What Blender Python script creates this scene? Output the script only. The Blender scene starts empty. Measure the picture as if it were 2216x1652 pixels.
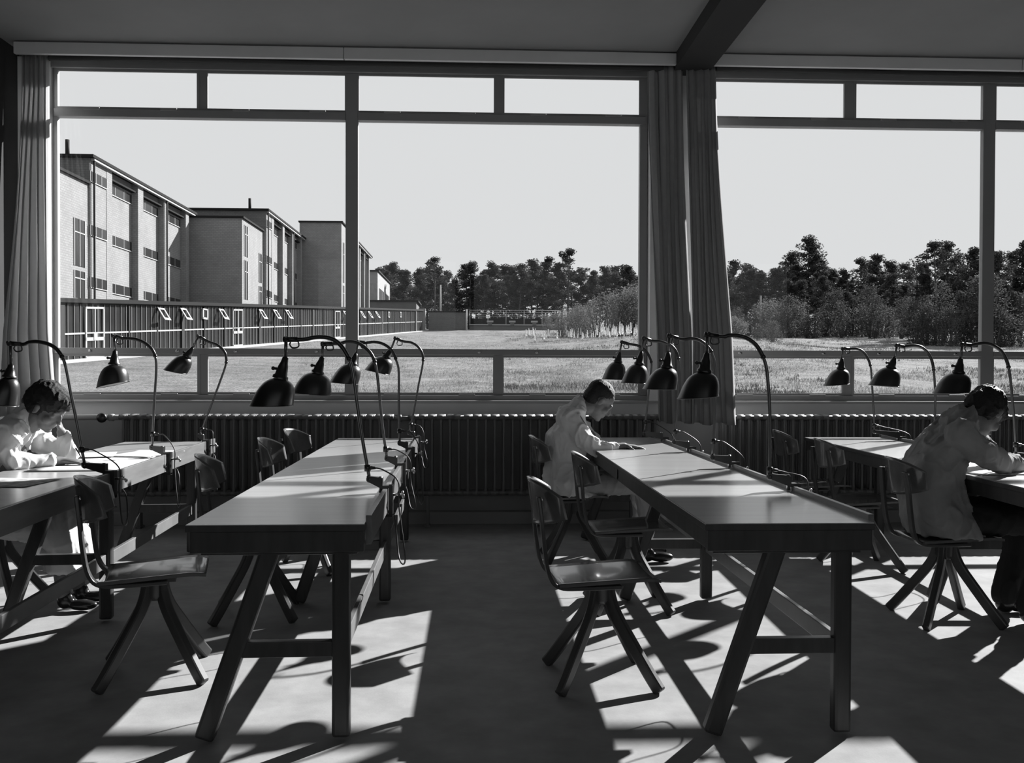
import bpy, bmesh, math, random
from mathutils import Vector, Matrix, Euler, noise
R=math.radians
scene=bpy.context.scene
COL=scene.collection
rnd=random.Random(7)
# ------------------------------------------------------------------ camera
F=1973.0; CX,CY=1108.0,826.0
CAM=Vector((0,0,1.32))
psi,theta,rho=R(2.41),R(0.755),R(0.17)
f0=Vector((math.sin(psi),math.cos(psi),0)); r0=Vector((math.cos(psi),-math.sin(psi),0)); z0=Vector((0,0,1))
FW=(f0*math.cos(theta)-z0*math.sin(theta)); u0=(z0*math.cos(theta)+f0*math.sin(theta))
RT=r0*math.cos(rho)+u0*math.sin(rho); UP=u0*math.cos(rho)-r0*math.sin(rho)
cd=bpy.data.cameras.new('camera'); cam=bpy.data.objects.new('camera',cd); COL.objects.link(cam)
cd.sensor_width=36; cd.lens=36*F/2216; cd.clip_end=2000; cd.clip_start=.05
m=Matrix((RT,UP,-FW)).transposed().to_4x4(); m.translation=CAM; cam.matrix_world=m
scene.camera=cam
def ray(px,py): return FW+RT*((px-CX)/F)+UP*((CY-py)/F)
def at(px,py,Y):                     # point of the world at distance Y from the camera wall
    d=ray(px,py); return CAM+d*(Y/d.y)
def onz(px,py,z=0.0):
    d=ray(px,py); return CAM+d*((z-CAM.z)/d.z)
# ------------------------------------------------------------------ view
vs=scene.view_settings; vs.view_transform='Standard'; vs.look='None'; vs.gamma=1; vs.exposure=0.0; vs.use_curve_mapping=False
# ------------------------------------------------------------------ materials
MT={}
def mat(name,v,rough=.6,spec=.5,metal=0,var=0,scale=6,detail=4,bump=0,bscale=40,coat=0,stretch=None,trans=0,sss=0,coatrough=.2,v2=None):
    if name in MT: return MT[name]
    m=bpy.data.materials.new(name); m.use_nodes=True; nt=m.node_tree; N=nt.nodes; L=nt.links
    b=N['Principled BSDF']
    b.inputs['Base Color'].default_value=(v,v,v,1); b.inputs['Roughness'].default_value=rough
    b.inputs['Specular IOR Level'].default_value=spec; b.inputs['Metallic'].default_value=metal
    if coat: b.inputs['Coat Weight'].default_value=coat; b.inputs['Coat Roughness'].default_value=coatrough
    if var or bump:
        tc=N.new('ShaderNodeTexCoord'); mp=N.new('ShaderNodeMapping'); L.new(tc.outputs['Object'],mp.inputs['Vector'])
        if stretch: mp.inputs['Scale'].default_value=stretch
    if var:
        n=N.new('ShaderNodeTexNoise'); n.inputs['Scale'].default_value=scale; n.inputs['Detail'].default_value=detail; n.inputs['Roughness'].default_value=.6
        L.new(mp.outputs['Vector'],n.inputs['Vector'])
        r=N.new('ShaderNodeValToRGB'); lo=max(0,v*(1-var)); hi=v*(1+var) if v2 is None else v2
        r.color_ramp.elements[0].position=.3; r.color_ramp.elements[1].position=.7
        r.color_ramp.elements[0].color=(lo,lo,lo,1); r.color_ramp.elements[1].color=(hi,hi,hi,1)
        L.new(n.outputs['Fac'],r.inputs['Fac']); L.new(r.outputs['Color'],b.inputs['Base Color'])
    if bump:
        n2=N.new('ShaderNodeTexNoise'); n2.inputs['Scale'].default_value=bscale; n2.inputs['Detail'].default_value=5
        L.new(mp.outputs['Vector'],n2.inputs['Vector'])
        bp=N.new('ShaderNodeBump'); bp.inputs['Strength'].default_value=bump; bp.inputs['Distance'].default_value=.01
        L.new(n2.outputs['Fac'],bp.inputs['Height']); L.new(bp.outputs['Normal'],b.inputs['Normal'])
    if trans:
        t=N.new('ShaderNodeBsdfTranslucent'); t.inputs['Color'].default_value=(v,v,v,1)
        mx=N.new('ShaderNodeMixShader'); mx.inputs['Fac'].default_value=trans
        out=N['Material Output']
        L.new(b.outputs['BSDF'],mx.inputs[1]); L.new(t.outputs['BSDF'],mx.inputs[2]); L.new(mx.outputs['Shader'],out.inputs['Surface'])
    MT[name]=m; return m
def glassmat(name,refl=.9,tint=.99,rough=0.0):
    m=bpy.data.materials.new(name); m.use_nodes=True; nt=m.node_tree; N=nt.nodes; L=nt.links
    for n in list(N):
        if n.type=='BSDF_PRINCIPLED': N.remove(n)
    t=N.new('ShaderNodeBsdfTransparent'); t.inputs['Color'].default_value=(tint,tint,tint,1)
    g=N.new('ShaderNodeBsdfGlossy'); g.inputs['Roughness'].default_value=rough; g.inputs['Color'].default_value=(refl,refl,refl,1)
    ge=N.new('ShaderNodeNewGeometry'); dt=N.new('ShaderNodeVectorMath'); dt.operation='DOT_PRODUCT'; L.new(ge.outputs['Normal'],dt.inputs[0]); L.new(ge.outputs['Incoming'],dt.inputs[1])
    def mth(op,a,b_):
        q=N.new('ShaderNodeMath'); q.operation=op
        for i_,v_ in enumerate((a,b_)):
            if v_ is None: continue
            if isinstance(v_,(int,float)): q.inputs[i_].default_value=v_
            else: L.new(v_,q.inputs[i_])
        return q.outputs[0]
    fz=mth('ADD',mth('MULTIPLY',mth('POWER',mth('SUBTRACT',1.0,mth('ABSOLUTE',dt.outputs['Value'],None)),5.0),.9),.011)
    mx=N.new('ShaderNodeMixShader'); L.new(fz,mx.inputs['Fac']); L.new(t.outputs['BSDF'],mx.inputs[1]); L.new(g.outputs['BSDF'],mx.inputs[2])
    L.new(mx.outputs['Shader'],N['Material Output'].inputs['Surface']); MT[name]=m; return m
def brickmat(name,a,b,mort,scale=1.0,rot=(0,0,0)):
    m=bpy.data.materials.new(name); m.use_nodes=True; nt=m.node_tree; N=nt.nodes; L=nt.links
    p=N['Principled BSDF']; p.inputs['Roughness'].default_value=.9; p.inputs['Specular IOR Level'].default_value=.2
    tc=N.new('ShaderNodeTexCoord'); mp=N.new('ShaderNodeMapping'); mp.inputs['Rotation'].default_value=rot; L.new(tc.outputs['Object'],mp.inputs['Vector'])
    br=N.new('ShaderNodeTexBrick'); br.inputs['Scale'].default_value=scale
    br.inputs['Brick Width'].default_value=.26; br.inputs['Row Height'].default_value=.125; br.inputs['Mortar Size'].default_value=.014
    for k,v in (('Color1',a),('Color2',b),('Mortar',mort)): br.inputs[k].default_value=(v,v,v,1)
    L.new(mp.outputs['Vector'],br.inputs['Vector'])
    ns=N.new('ShaderNodeTexNoise'); ns.inputs['Scale'].default_value=.8; ns.inputs['Detail'].default_value=5; L.new(tc.outputs['Object'],ns.inputs['Vector'])
    mul=N.new('ShaderNodeMixRGB'); mul.blend_type='MULTIPLY'; mul.inputs['Fac'].default_value=.35
    L.new(br.outputs['Color'],mul.inputs['Color1']); L.new(ns.outputs['Fac'],mul.inputs['Color2']); L.new(mul.outputs['Color'],p.inputs['Base Color'])
    MT[name]=m; return m
# ------------------------------------------------------------------ object helpers
def tag(o,label=None,cat=None,group=None,kind=None):
    if label: o['label']=label
    if cat: o['category']=cat
    if group: o['group']=group
    if kind: o['kind']=kind
    return o
def empty(name,loc=(0,0,0),rz=0):
    o=bpy.data.objects.new(name,None); COL.objects.link(o); o.location=loc; o.rotation_euler=(0,0,rz); o.empty_display_size=.1; return o
def thing(name,label,cat,loc=(0,0,0),rz=0,group=None,kind=None): return tag(empty(name,loc,rz),label,cat,group,kind)
class MB:
    """collects shapes for ONE mesh object"""
    def __init__(s): s.v=[]; s.f=[]; s.sm=[]; s.mi=[]; s.cur=0
    def add(s,vs,fs,smooth=False,M=None):
        o=len(s.v)
        for v in vs:
            v=Vector(v); s.v.append(M@v if M else v)
        for f in fs: s.f.append(tuple(i+o for i in f)); s.sm.append(smooth); s.mi.append(s.cur)
        return s
    def box(s,a,b,M=None):
        (x0,y0,z0),(x1,y1,z1)=a,b
        return s.add([(x0,y0,z0),(x1,y0,z0),(x1,y1,z0),(x0,y1,z0),(x0,y0,z1),(x1,y0,z1),(x1,y1,z1),(x0,y1,z1)],
              [(0,3,2,1),(4,5,6,7),(0,1,5,4),(1,2,6,5),(2,3,7,6),(3,0,4,7)],False,M)
    def bar(s,p,q,w,h,up=(0,0,1),M=None):
        p=Vector(p);q=Vector(q);d=(q-p).normalized();up=Vector(up)
        if abs(d.dot(up))>.98: up=Vector((0,1,0))
        a=d.cross(up).normalized(); b=a.cross(d).normalized(); a=a*w/2;b=b*h/2
        return s.add([p-a-b,p+a-b,p+a+b,p-a+b,q-a-b,q+a-b,q+a+b,q-a+b],[(0,1,2,3),(4,7,6,5),(0,4,5,1),(1,5,6,2),(2,6,7,3),(3,7,4,0)],False,M)
    def tube(s,pts,r,n=8,M=None,caps=True,closed=False):
        pts=[Vector(p) for p in pts]; k=len(pts); rs=r if isinstance(r,(list,tuple)) else [r]*k
        vs=[];fs=[]; prev=None
        for i,p in enumerate(pts):
            t=(pts[min(i+1,k-1)]-pts[max(i-1,0)])
            if t.length<1e-9: t=Vector((0,0,1))
            t.normalize()
            if prev is None:
                a=t.orthogonal().normalized()
            else:
                a=(prev-t*prev.dot(t)); a=a.normalized() if a.length>1e-6 else t.orthogonal().normalized()
            prev=a; b=t.cross(a)
            for j in range(n):
                an=2*math.pi*j/n; vs.append(p+(a*math.cos(an)+b*math.sin(an))*rs[i])
        for i in range(k-1):
            for j in range(n):
                fs.append((i*n+j,i*n+(j+1)%n,(i+1)*n+(j+1)%n,(i+1)*n+j))
        if caps: fs.append(tuple(range(n-1,-1,-1))); fs.append(tuple((k-1)*n+j for j in range(n)))
        return s.add(vs,fs,True,M)
    def lathe(s,prof,origin=(0,0,0),axis=(0,0,1),n=24,cap=False):
        axis=Vector(axis).normalized(); a=axis.orthogonal().normalized(); b=axis.cross(a); o=Vector(origin)
        vs=[];fs=[]
        for r,h in prof:
            for j in range(n):
                an=2*math.pi*j/n; vs.append(o+axis*h+(a*math.cos(an)+b*math.sin(an))*r)
        for i in range(len(prof)-1):
            for j in range(n): fs.append((i*n+j,i*n+(j+1)%n,(i+1)*n+(j+1)%n,(i+1)*n+j))
        if cap: fs.append(tuple(range(n-1,-1,-1))); fs.append(tuple((len(prof)-1)*n+j for j in range(n)))
        return s.add(vs,fs,True)
    def plank(s,pts,w,t,side=(0,1,0),M=None,ws=None):
        """a bent plank: rectangle w (along side) x t swept along pts"""
        pts=[Vector(p) for p in pts]; side=Vector(side).normalized(); k=len(pts); vs=[];fs=[]
        for i,p in enumerate(pts):
            d=(pts[min(i+1,k-1)]-pts[max(i-1,0)]).normalized(); nn=d.cross(side).normalized()
            ww=(ws[i] if ws else w)/2
            vs+= [p-side*ww-nn*t/2,p+side*ww-nn*t/2,p+side*ww+nn*t/2,p-side*ww+nn*t/2]
        for i in range(k-1):
            for j in range(4): fs.append((i*4+j,i*4+(j+1)%4,(i+1)*4+(j+1)%4,(i+1)*4+j))
        fs.append((3,2,1,0)); fs.append(tuple((k-1)*4+j for j in range(4)))
        return s.add(vs,fs,False,M)
    def ball(s,c,r,n=12,sc=(1,1,1),M=None):
        vs=[];fs=[];c=Vector(c)
        for i in range(n//2+1):
            th=math.pi*i/(n//2)
            for j in range(n):
                ph=2*math.pi*j/n; vs.append(c+Vector((math.sin(th)*math.cos(ph)*r*sc[0],math.sin(th)*math.sin(ph)*r*sc[1],math.cos(th)*r*sc[2])))
        for i in range(n//2):
            for j in range(n): fs.append((i*n+j,(i+1)*n+j,(i+1)*n+(j+1)%n,i*n+(j+1)%n))
        return s.add(vs,fs,True,M)
    def build(s,name,m,parent=None,bevel=0,loc=None,rz=0,fix=True):
        me=bpy.data.meshes.new(name); me.from_pydata([tuple(v) for v in s.v],[],s.f)
        ms=m if isinstance(m,(list,tuple)) else [m]
        for x in ms: me.materials.append(x)
        me.polygons.foreach_set('use_smooth',s.sm); me.polygons.foreach_set('material_index',s.mi)
        me.validate()
        if fix:
            bm=bmesh.new(); bm.from_mesh(me); bmesh.ops.recalc_face_normals(bm,faces=bm.faces); bm.to_mesh(me); bm.free()
        me.update()
        o=bpy.data.objects.new(name,me); COL.objects.link(o)
        if parent: o.parent=parent
        if loc is not None: o.location=loc
        if rz: o.rotation_euler=(0,0,rz)
        if bevel:
            b=o.modifiers.new('bevel','BEVEL'); b.width=bevel; b.segments=2; b.limit_method='ANGLE'; b.angle_limit=R(40)
        return o
def spline(pts,n=6):
    P=[Vector(p) for p in pts]; out=[]
    for i in range(len(P)-1):
        a=P[max(i-1,0)];b=P[i];c=P[i+1];d=P[min(i+2,len(P)-1)]
        for k in range(n):
            t=k/n; out.append(.5*((2*b)+(c-a)*t+(2*a-5*b+4*c-d)*t*t+(3*b-a-3*c+d)*t**3))
    out.append(P[-1]); return out
def copy_tree(o,parent=None):
    c=o.copy(); COL.objects.link(c)
    if parent: c.parent=parent
    for ch in CH.get(o.name,[]): 
        d=copy_tree(ch,c)
    return c
CH={}
def reg(root):
    """remember the parts of a finished thing for copying"""
    for o in bpy.data.objects:
        if o.parent is not None:
            CH.setdefault(o.parent.name,[])
            if o not in CH[o.parent.name]: CH[o.parent.name].append(o)
def struct(o): o['kind']='structure'; return o
# materials used indoors
M_floor=mat('linoleum',.31,rough=.5,spec=.02,var=.16,scale=5,detail=8,bump=.05,bscale=120)
M_plaster=mat('plaster',.72,rough=.9,spec=.15,var=.06,scale=2,bump=.1,bscale=30)
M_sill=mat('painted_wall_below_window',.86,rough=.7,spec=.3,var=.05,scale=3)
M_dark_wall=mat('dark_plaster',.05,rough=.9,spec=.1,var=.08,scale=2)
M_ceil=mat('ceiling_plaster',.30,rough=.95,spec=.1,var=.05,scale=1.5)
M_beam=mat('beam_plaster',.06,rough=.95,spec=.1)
M_frame=mat('painted_steel',.29,rough=.45,spec=.5,var=.05,scale=4)
M_rad=mat('radiator_enamel',.15,rough=.4,spec=.5)
M_wood=mat('table_wood',.43,rough=.33,spec=.8,var=.12,scale=2.2,detail=8,stretch=(.7,9,9),coat=1,coatrough=.22)
M_leg=mat('dark_stained_wood',.05,rough=.4,spec=.45,var=.3,scale=3,stretch=(6,6,1))
M_ply=mat('varnished_plywood',.10,rough=.25,spec=.5,var=.3,scale=3,detail=6,stretch=(1,6,2),coat=.6,coatrough=.1)
M_plyd=mat('dark_bentwood',.05,rough=.35,spec=.5,var=.25,scale=4)
M_lamp=mat('black_lacquered_steel',.018,rough=.32,spec=.6)
M_chrome=mat('nickel_steel',.55,rough=.25,metal=1)
M_cable=mat('rubber_cable',.03,rough=.5)
M_white_in=mat('white_reflector_enamel',.5,rough=.5)
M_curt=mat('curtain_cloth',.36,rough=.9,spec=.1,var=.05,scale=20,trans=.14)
M_curtl=mat('sunlit_curtain_cloth',.62,rough=.9,spec=.1,var=.05,scale=20,trans=.45)  # lighter, more translucent copy of the curtain cloth; sunlight put into its colour
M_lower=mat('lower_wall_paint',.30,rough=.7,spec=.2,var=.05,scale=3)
M_paper=mat('drawing_paper',.75,rough=.8,spec=.1,var=.04,scale=8)
M_coat=mat('white_cotton',.62,rough=.9,spec=.1,var=.05,scale=12,bump=.25,bscale=25)
M_coat2=mat('grey_cotton',.27,rough=.9,spec=.1,var=.08,scale=12,bump=.25,bscale=25)
M_trous=mat('dark_trousers',.035,rough=.9,spec=.1,bump=.2,bscale=30)
M_lightskirt=mat('pale_skirt_cotton',.35,rough=.9,spec=.1,bump=.2,bscale=30)
M_skin=mat('skin',.16,rough=.55,spec=.35,var=.08,scale=30)
M_hair=mat('dark_hair',.022,rough=.6,spec=.25,bump=.6,bscale=90,stretch=(1,1,5))
M_shoe=mat('leather_shoe',.02,rough=.25,spec=.5)
M_glass=glassmat('window_glass')
# ================================================================== THE ROOM
WY=7.97                                  # plane of the steel windows
ZC=3.985
XL,XR,YB=-3.82,7.35,-4.0
struct(MB().box((XL-.2,YB-.2,-.2),(XR+.2,7.86,0)).build('floor',M_floor))
struct(MB().box((XL-.2,YB-.2,ZC),(XR+.2,8.15,ZC+.2)).build('ceiling',M_ceil))
struct(MB().box((XL-.2,YB-.2,0),(XL,8.1,ZC)).build('wall_left',M_dark_wall))
struct(MB().box((XR,YB-.2,0),(XR+.2,8.1,ZC)).build('wall_right',M_dark_wall))
b=MB()                                   # unseen back wall; wide unglazed openings added to let in sky fill
b.box((XL,YB-.2,0),(XR,YB,1.0)); b.box((XL,YB-.2,3.7),(XR,YB,ZC))
for x0,x1 in ((XL,-3.4),(-.4,.0),(3.2,3.6),(7.0,XR)): b.box((x0,YB-.2,1.0),(x1,YB,3.7))
struct(b.build('wall_back',M_dark_wall))
b=MB()                                   # window wall: parapet, head, piers
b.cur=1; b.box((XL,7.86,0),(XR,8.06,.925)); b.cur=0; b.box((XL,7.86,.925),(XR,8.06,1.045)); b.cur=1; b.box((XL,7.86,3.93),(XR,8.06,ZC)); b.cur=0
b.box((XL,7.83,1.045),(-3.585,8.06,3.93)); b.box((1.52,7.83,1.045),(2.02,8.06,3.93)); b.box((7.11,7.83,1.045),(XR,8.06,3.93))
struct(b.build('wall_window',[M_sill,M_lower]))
struct(MB().box((XL,7.757,0),(XR,7.86,.105)).build('baseboard_window',M_lower,bevel=.004))
struct(MB().box((XL,7.815,1.03),(XR,7.95,1.052)).build('trim_1',mat('window_sill_paint',.42,rough=.5),bevel=.003))
b=MB()
for x0,x1 in ((-3.74,-1.08),(-1.074,1.69),(2.0,4.655),(4.661,7.3)): b.box((x0,7.6,3.878),(x1,7.64,3.972))
struct(b.build('trim_2',M_plaster,bevel=.003))
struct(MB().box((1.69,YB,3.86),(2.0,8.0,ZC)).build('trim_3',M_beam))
# ------------------------------------------------------------------ windows
def window(n,x0,segs,x1):
    """segs: glass spans of the four columns; mullion between 2 and 3"""
    w=struct(empty('window_%d'%n,((x0+x1)/2,WY,1.05))); ox,oy,oz=w.location
    def P(mb): 
        for i,v in enumerate(mb.v): mb.v[i]=v-Vector((ox,oy,oz))
        return mb
    fr=MB()
    fr.box((x0,WY-.06,1.05),(x1,WY+.04,1.095)); fr.box((x0,WY-.06,3.87),(x1,WY+.04,3.93))
    fr.box((x0,WY-.02,1.095),(segs[0][0]-.004,WY+.03,3.87)); fr.box((segs[3][1]+.004,WY-.03,1.095),(x1,WY+.04,3.87))
    P(fr).build('window_frame',M_frame,w,bevel=.004)
    mu=MB().box((segs[1][1],WY-.035,1.095),(segs[2][0],WY+.02,3.87)); P(mu).build('mullion',M_frame,w,bevel=.004)
    for a,c in ((x0+.02,segs[1][1]),(segs[2][0],x1-.02)):
        P(MB().box((a,WY-.05,3.462),(c,WY+.035,3.528))).build('transom',M_frame,w,bevel=.003)
        r=MB().box((a,WY-.05,1.445),(c,WY+.035,1.495)); P(r).build('rail',M_frame,w,bevel=.003)
        L=c-a
        for k in (.12,.42,.62,.9):
            P(MB().ball((a+L*k,WY-.055,1.47),.012,8,(1.6,.5,1))).build('catch',M_chrome,w)
        P(MB().box((a,WY,1.497),(c,WY+.006,3.46))).build('pane',M_glass,w)
    for i,j in ((0,1),(2,3)):
        a=segs[i][1];c=segs[j][0]
        P(MB().box((a,WY-.03,3.528),(c,WY+.01,3.87))).build('vent_post',M_frame,w,bevel=.003)
        P(MB().box((a,WY-.03,1.095),(c,WY+.01,1.445))).build('vent_post',M_frame,w,bevel=.003)
    for g0,g1 in segs:
        for z0_,z1_ in ((1.1,1.442),(3.53,3.868)):
            s=MB(); t=.018
            s.box((g0-t,WY-.034,z0_-.004),(g1+t,WY-.016,z0_+t)); s.box((g0-t,WY-.034,z1_-t),(g1+t,WY-.016,z1_+.002))
            s.box((g0-t,WY-.034,z0_+t),(g0+.006,WY-.016,z1_-t)); s.box((g1-.006,WY-.034,z0_+t),(g1+t,WY-.016,z1_-t))
            so=P(s).build('vent_sash',M_frame,w)
            P(MB().box((g0,WY-.028,z0_+t),(g1,WY-.022,z1_-t))).build('pane',M_glass,w)
            for k in (.25,.8):
                xx=g0+(g1-g0)*k
                P(MB().box((xx-.07,WY-.062,z0_-.012),(xx+.07,WY-.045,z0_+.008))).build('hinge',M_frame,w,bevel=.003)
window(1,-3.585,((-3.545,-2.366),(-2.287,-1.108),(-1.0,.175),(.256,1.444)),1.515)
window(2,2.02,((2.085,3.264),(3.36,4.515),(4.625,5.80),(5.88,7.04)),7.11)
# ------------------------------------------------------------------ rolled sun blinds under the cornice
def blind(x0,x1,label,ph):
    b=MB(); n=60; vs=[];fs=[]
    for i in range(n+1):
        x=x0+(x1-x0)*i/n; s=max(0,math.sin((i/n*2+ph)*math.pi*1.02))**2
        z=3.872+.022*s; 
        for j in range(8):
            an=2*math.pi*j/8; vs.append((x,7.70+math.cos(an)*.03,z+math.sin(an)*(.022+.012*s)))
    for i in range(n):
        for j in range(8): fs.append((i*8+j,i*8+(j+1)%8,(i+1)*8+(j+1)%8,(i+1)*8+j))
    b.add(vs,fs,True)
    o=b.build('sun_blind',mat('dark_blind_cloth',.05,rough=.95)); tag(o,label,'blind','rolled sun blinds above the windows')
blind(-3.5,1.6,'dark rolled sun blind sagging in waves above the left window',.1)
blind(2.05,7.0,'dark rolled sun blind sagging in waves above the right window',.3)
# ------------------------------------------------------------------ curtains
def curtain(label,top,bot,zt,zb,folds,seed,yt=7.70,yb=7.47,amp=.035,hem=0,m=None):
    rr=random.Random(seed); nu,nv=folds*10,44; ph=[rr.uniform(-.5,.5) for _ in range(folds+2)]
    vs=[];fs=[]
    for j in range(nv+1):
        t=j/nv; z=zt+(zb-zt)*t; e=t**1.6
        a=top[0]+(bot[0]-top[0])*e; c=top[1]+(bot[1]-top[1])*e; y0_=yt+(yb-yt)*min(1,t*1.3)**1.2
        for i in range(nu+1):
            u=i/nu; k=u*folds; p=ph[int(k)]*(1-(k-int(k)))+ph[int(k)+1]*(k-int(k))
            y=y0_+amp*(.55+.45*t)*math.sin(2*math.pi*k+p+.7*math.sin(t*3+seed))+.012*math.sin(7*u+5*t)
            x=a+(c-a)*u+.012*math.sin(2*math.pi*k*2+p)+.008*math.sin(4*t+k)
            vs.append((x,y,z-(hem*u if j==nv else 0)+(.012*math.sin(k*3) if j==nv else 0)))
    for j in range(nv):
        for i in range(nu): q=j*(nu+1)+i; fs.append((q,q+1,q+nu+2,q+nu+1))
    o=MB().add(vs,fs,True).build('curtain',m or M_curt); so=o.modifiers.new('cloth','SOLIDIFY'); so.thickness=.003
    tag(o,label,'curtain','cloth window curtains'); return o
curtain('cloth curtain hanging at the far left end of the windows, coloured lighter for sunlight',(-3.72,-3.50),(-3.76,-3.33),3.90,.93,5,1,amp=.05,m=M_curtl)
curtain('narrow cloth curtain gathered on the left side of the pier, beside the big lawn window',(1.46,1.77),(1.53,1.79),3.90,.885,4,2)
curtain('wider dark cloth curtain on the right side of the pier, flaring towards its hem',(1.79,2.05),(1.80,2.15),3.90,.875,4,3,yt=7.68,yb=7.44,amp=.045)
# ------------------------------------------------------------------ radiators
def sec_mesh():
    b=MB(); H=.70
    for yy in (-.06,0,.06): b.tube([(0,yy,.03),(0,yy,.1),(0,yy,H-.08),(0,yy,H-.03)],[.016,.0105,.0105,.016],10,M=Matrix.Diagonal((1.05,1.0,1,1)))
    for z in (.035,H-.035):
        b.ball((0,0,z),.034,16,(1.12,2.5,.8))
        b.tube([(-.0373,.0,z),(.0373,.0,z)],.026,10); b.tube([(-.0373,-.05,z),(.0373,-.05,z)],.020,10); b.tube([(-.02,-.06,z),(.02,-.06,z)],.02,8); b.tube([(-.02,.06,z),(.02,.06,z)],.02,8)
    return b
def radiator(x0,x1,label,legs=True):
    n=round((x1-x0)/.0745); r=thing('radiator',label,'radiator',((x0+x1)/2,7.64,.255),0,'cast iron radiators under the windows')
    first=None; ox=(x0+x1)/2
    for i in range(n):
        if first is None: first=sec_mesh().build('radiator_section',M_rad,r); o=first
        else: o=first.copy(); COL.objects.link(o)
        o.location=(x0-ox+.0745*(i+.5),0,0)
    for k in (2,n//2,n-3):
        x=x0-ox+.0745*(k+.0)
        MB().box((x-.02,-.05,-.255),(x+.02,.05,-.235)).box((x-.012,-.03,-.25),(x+.012,.03,.03)).build('foot',M_rad,r)
    return r
radiator(-2.90,-.67,'left cast iron radiator with the round valve, under the lawn window')
radiator(-.53,1.56,'middle cast iron radiator, ending beside the gathered curtains')
radiator(2.06,7.04,'right cast iron radiator under the window behind the rear table')
b=MB(); b.tube([(-.67,7.64,.91),(-.53,7.64,.91)],.02,10); b.tube([(-.635,7.64,.91),(-.6,7.64,.91)],.03,8)
tag(b.build('radiator_coupling',M_rad),'short pipe joining the left and middle radiators','pipe')
b=MB(); b.tube([(1.56,7.64,.29),(2.06,7.64,.29)],.02,10); tag(b.build('radiator_coupling',M_rad),'low pipe behind the curtains joining the middle and right radiators','pipe')
t=thing('heating_pipe','painted heating pipe from the left wall with a round black valve','pipe',(-3.3,7.64,.915))
MB().tube([(-.5,0,0),(.3,0,0),(.42,0,0)],.022,10).build('pipe_run',mat('painted_pipe',.32,rough=.5),t)
MB().tube([(.30,0,0),(.34,0,0)],.03,8).tube([(-.245,0,0),(-.205,0,0)],.036,10).build('collar',mat('painted_pipe',.32),t)
MB().lathe([(0,-.02),(.035,-.018),(.042,0),(.035,.018),(0,.02)],(.26,-.05,0),(0,1,0),16).tube([(.26,-.05,0),(.26,0,0)],.012,8).build('valve_wheel',M_lamp,t)
# ================================================================== TABLES
def table(label,x,y,rz,w,l,trest,near_split=None):
    t=thing('drafting_table',label,'table',(x,y,0),rz,'long trestle drafting tables with raised rim')
    MB().box((0,0,.755),(w,l,.7775)).build('table_top',M_leg,t,bevel=.002); MB().box((.002,.002,.7775),(w-.002,l-.002,.7805)).build('linoleum_surface',M_wood,t)
    a=MB(); a.box((.012,.012,.68),(w-.004,.04,.755)); a.box((.012,l-.04,.68),(w-.004,l-.012,.755)); a.box((.012,.04,.685),(.035,l-.04,.755))
    a.box((.012,l*.5-.02,.69),(w-.004,l*.5+.02,.755)); a.build('apron',M_leg,t,bevel=.003)
    r=MB().box((w-.002,.05,.70),(w+.018,l,.803)); r.build('rim_board',mat('rim_wood',.17,rough=.3,spec=.5,var=.2,scale=4,stretch=(6,.6,6)),t,bevel=.002)
    prev=None
    for ty in trest:
        vx=w-.09
        MB().bar((vx,ty,0.012),(vx,ty,.68),.064,.055,(0,1,0)).build('leg',M_leg,t,bevel=.012)
        MB().bar((.045,ty,.012),(.045+.235,ty,.69),.068,.055,(0,1,0)).build('leg',M_leg,t,bevel=.012)
        MB().box((.045+.115,ty-.02,.30),(vx-.03,ty+.02,.355)).build('stretcher',M_leg,t,bevel=.003)
        MB().box((.04,ty-.028,.665),(w-.03,ty+.028,.70)).build('bearer',M_leg,t,bevel=.004)
        if prev is not None:
            MB().box((vx-.011,prev+.028,.285),(vx+.011,ty-.028,.355)).build('long_stretcher',mat('stretcher_wood',.16,rough=.35,spec=.5,var=.2,scale=4),t,bevel=.003)
        prev=ty
    return t
TA=dict(x=-.992,y=3.175,rz=.0155,w=.615,l=3.97); TBt=dict(x=.815,y=3.165,rz=.0,w=.607,l=4.05)
TC=dict(x=2.50,y=3.1,rz=-.040,w=.62,l=4.14); TL=dict(x=-2.366,y=3.2,rz=.053,w=.63,l=3.6)
table('long empty drafting table left of the middle aisle, with four lamps',trest=(.075,1.98,3.8),**TA)
table('long drafting table where the person with cropped hair leans, four lamps on its right rim',trest=(.075,1.99,3.85),**TBt)
table('rearmost right drafting table, half hidden by the person in grey',trest=(.08,2.0,3.95),**TC)
table('leftmost drafting table with papers, where the person in a white coat reads',trest=(.1,1.6,3.35),**TL)
def loc(T,u,v,z):
    c,s=math.cos(T['rz']),math.sin(T['rz']); return Vector((T['x']+u*c-v*s,T['y']+u*s+v*c,z))
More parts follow.
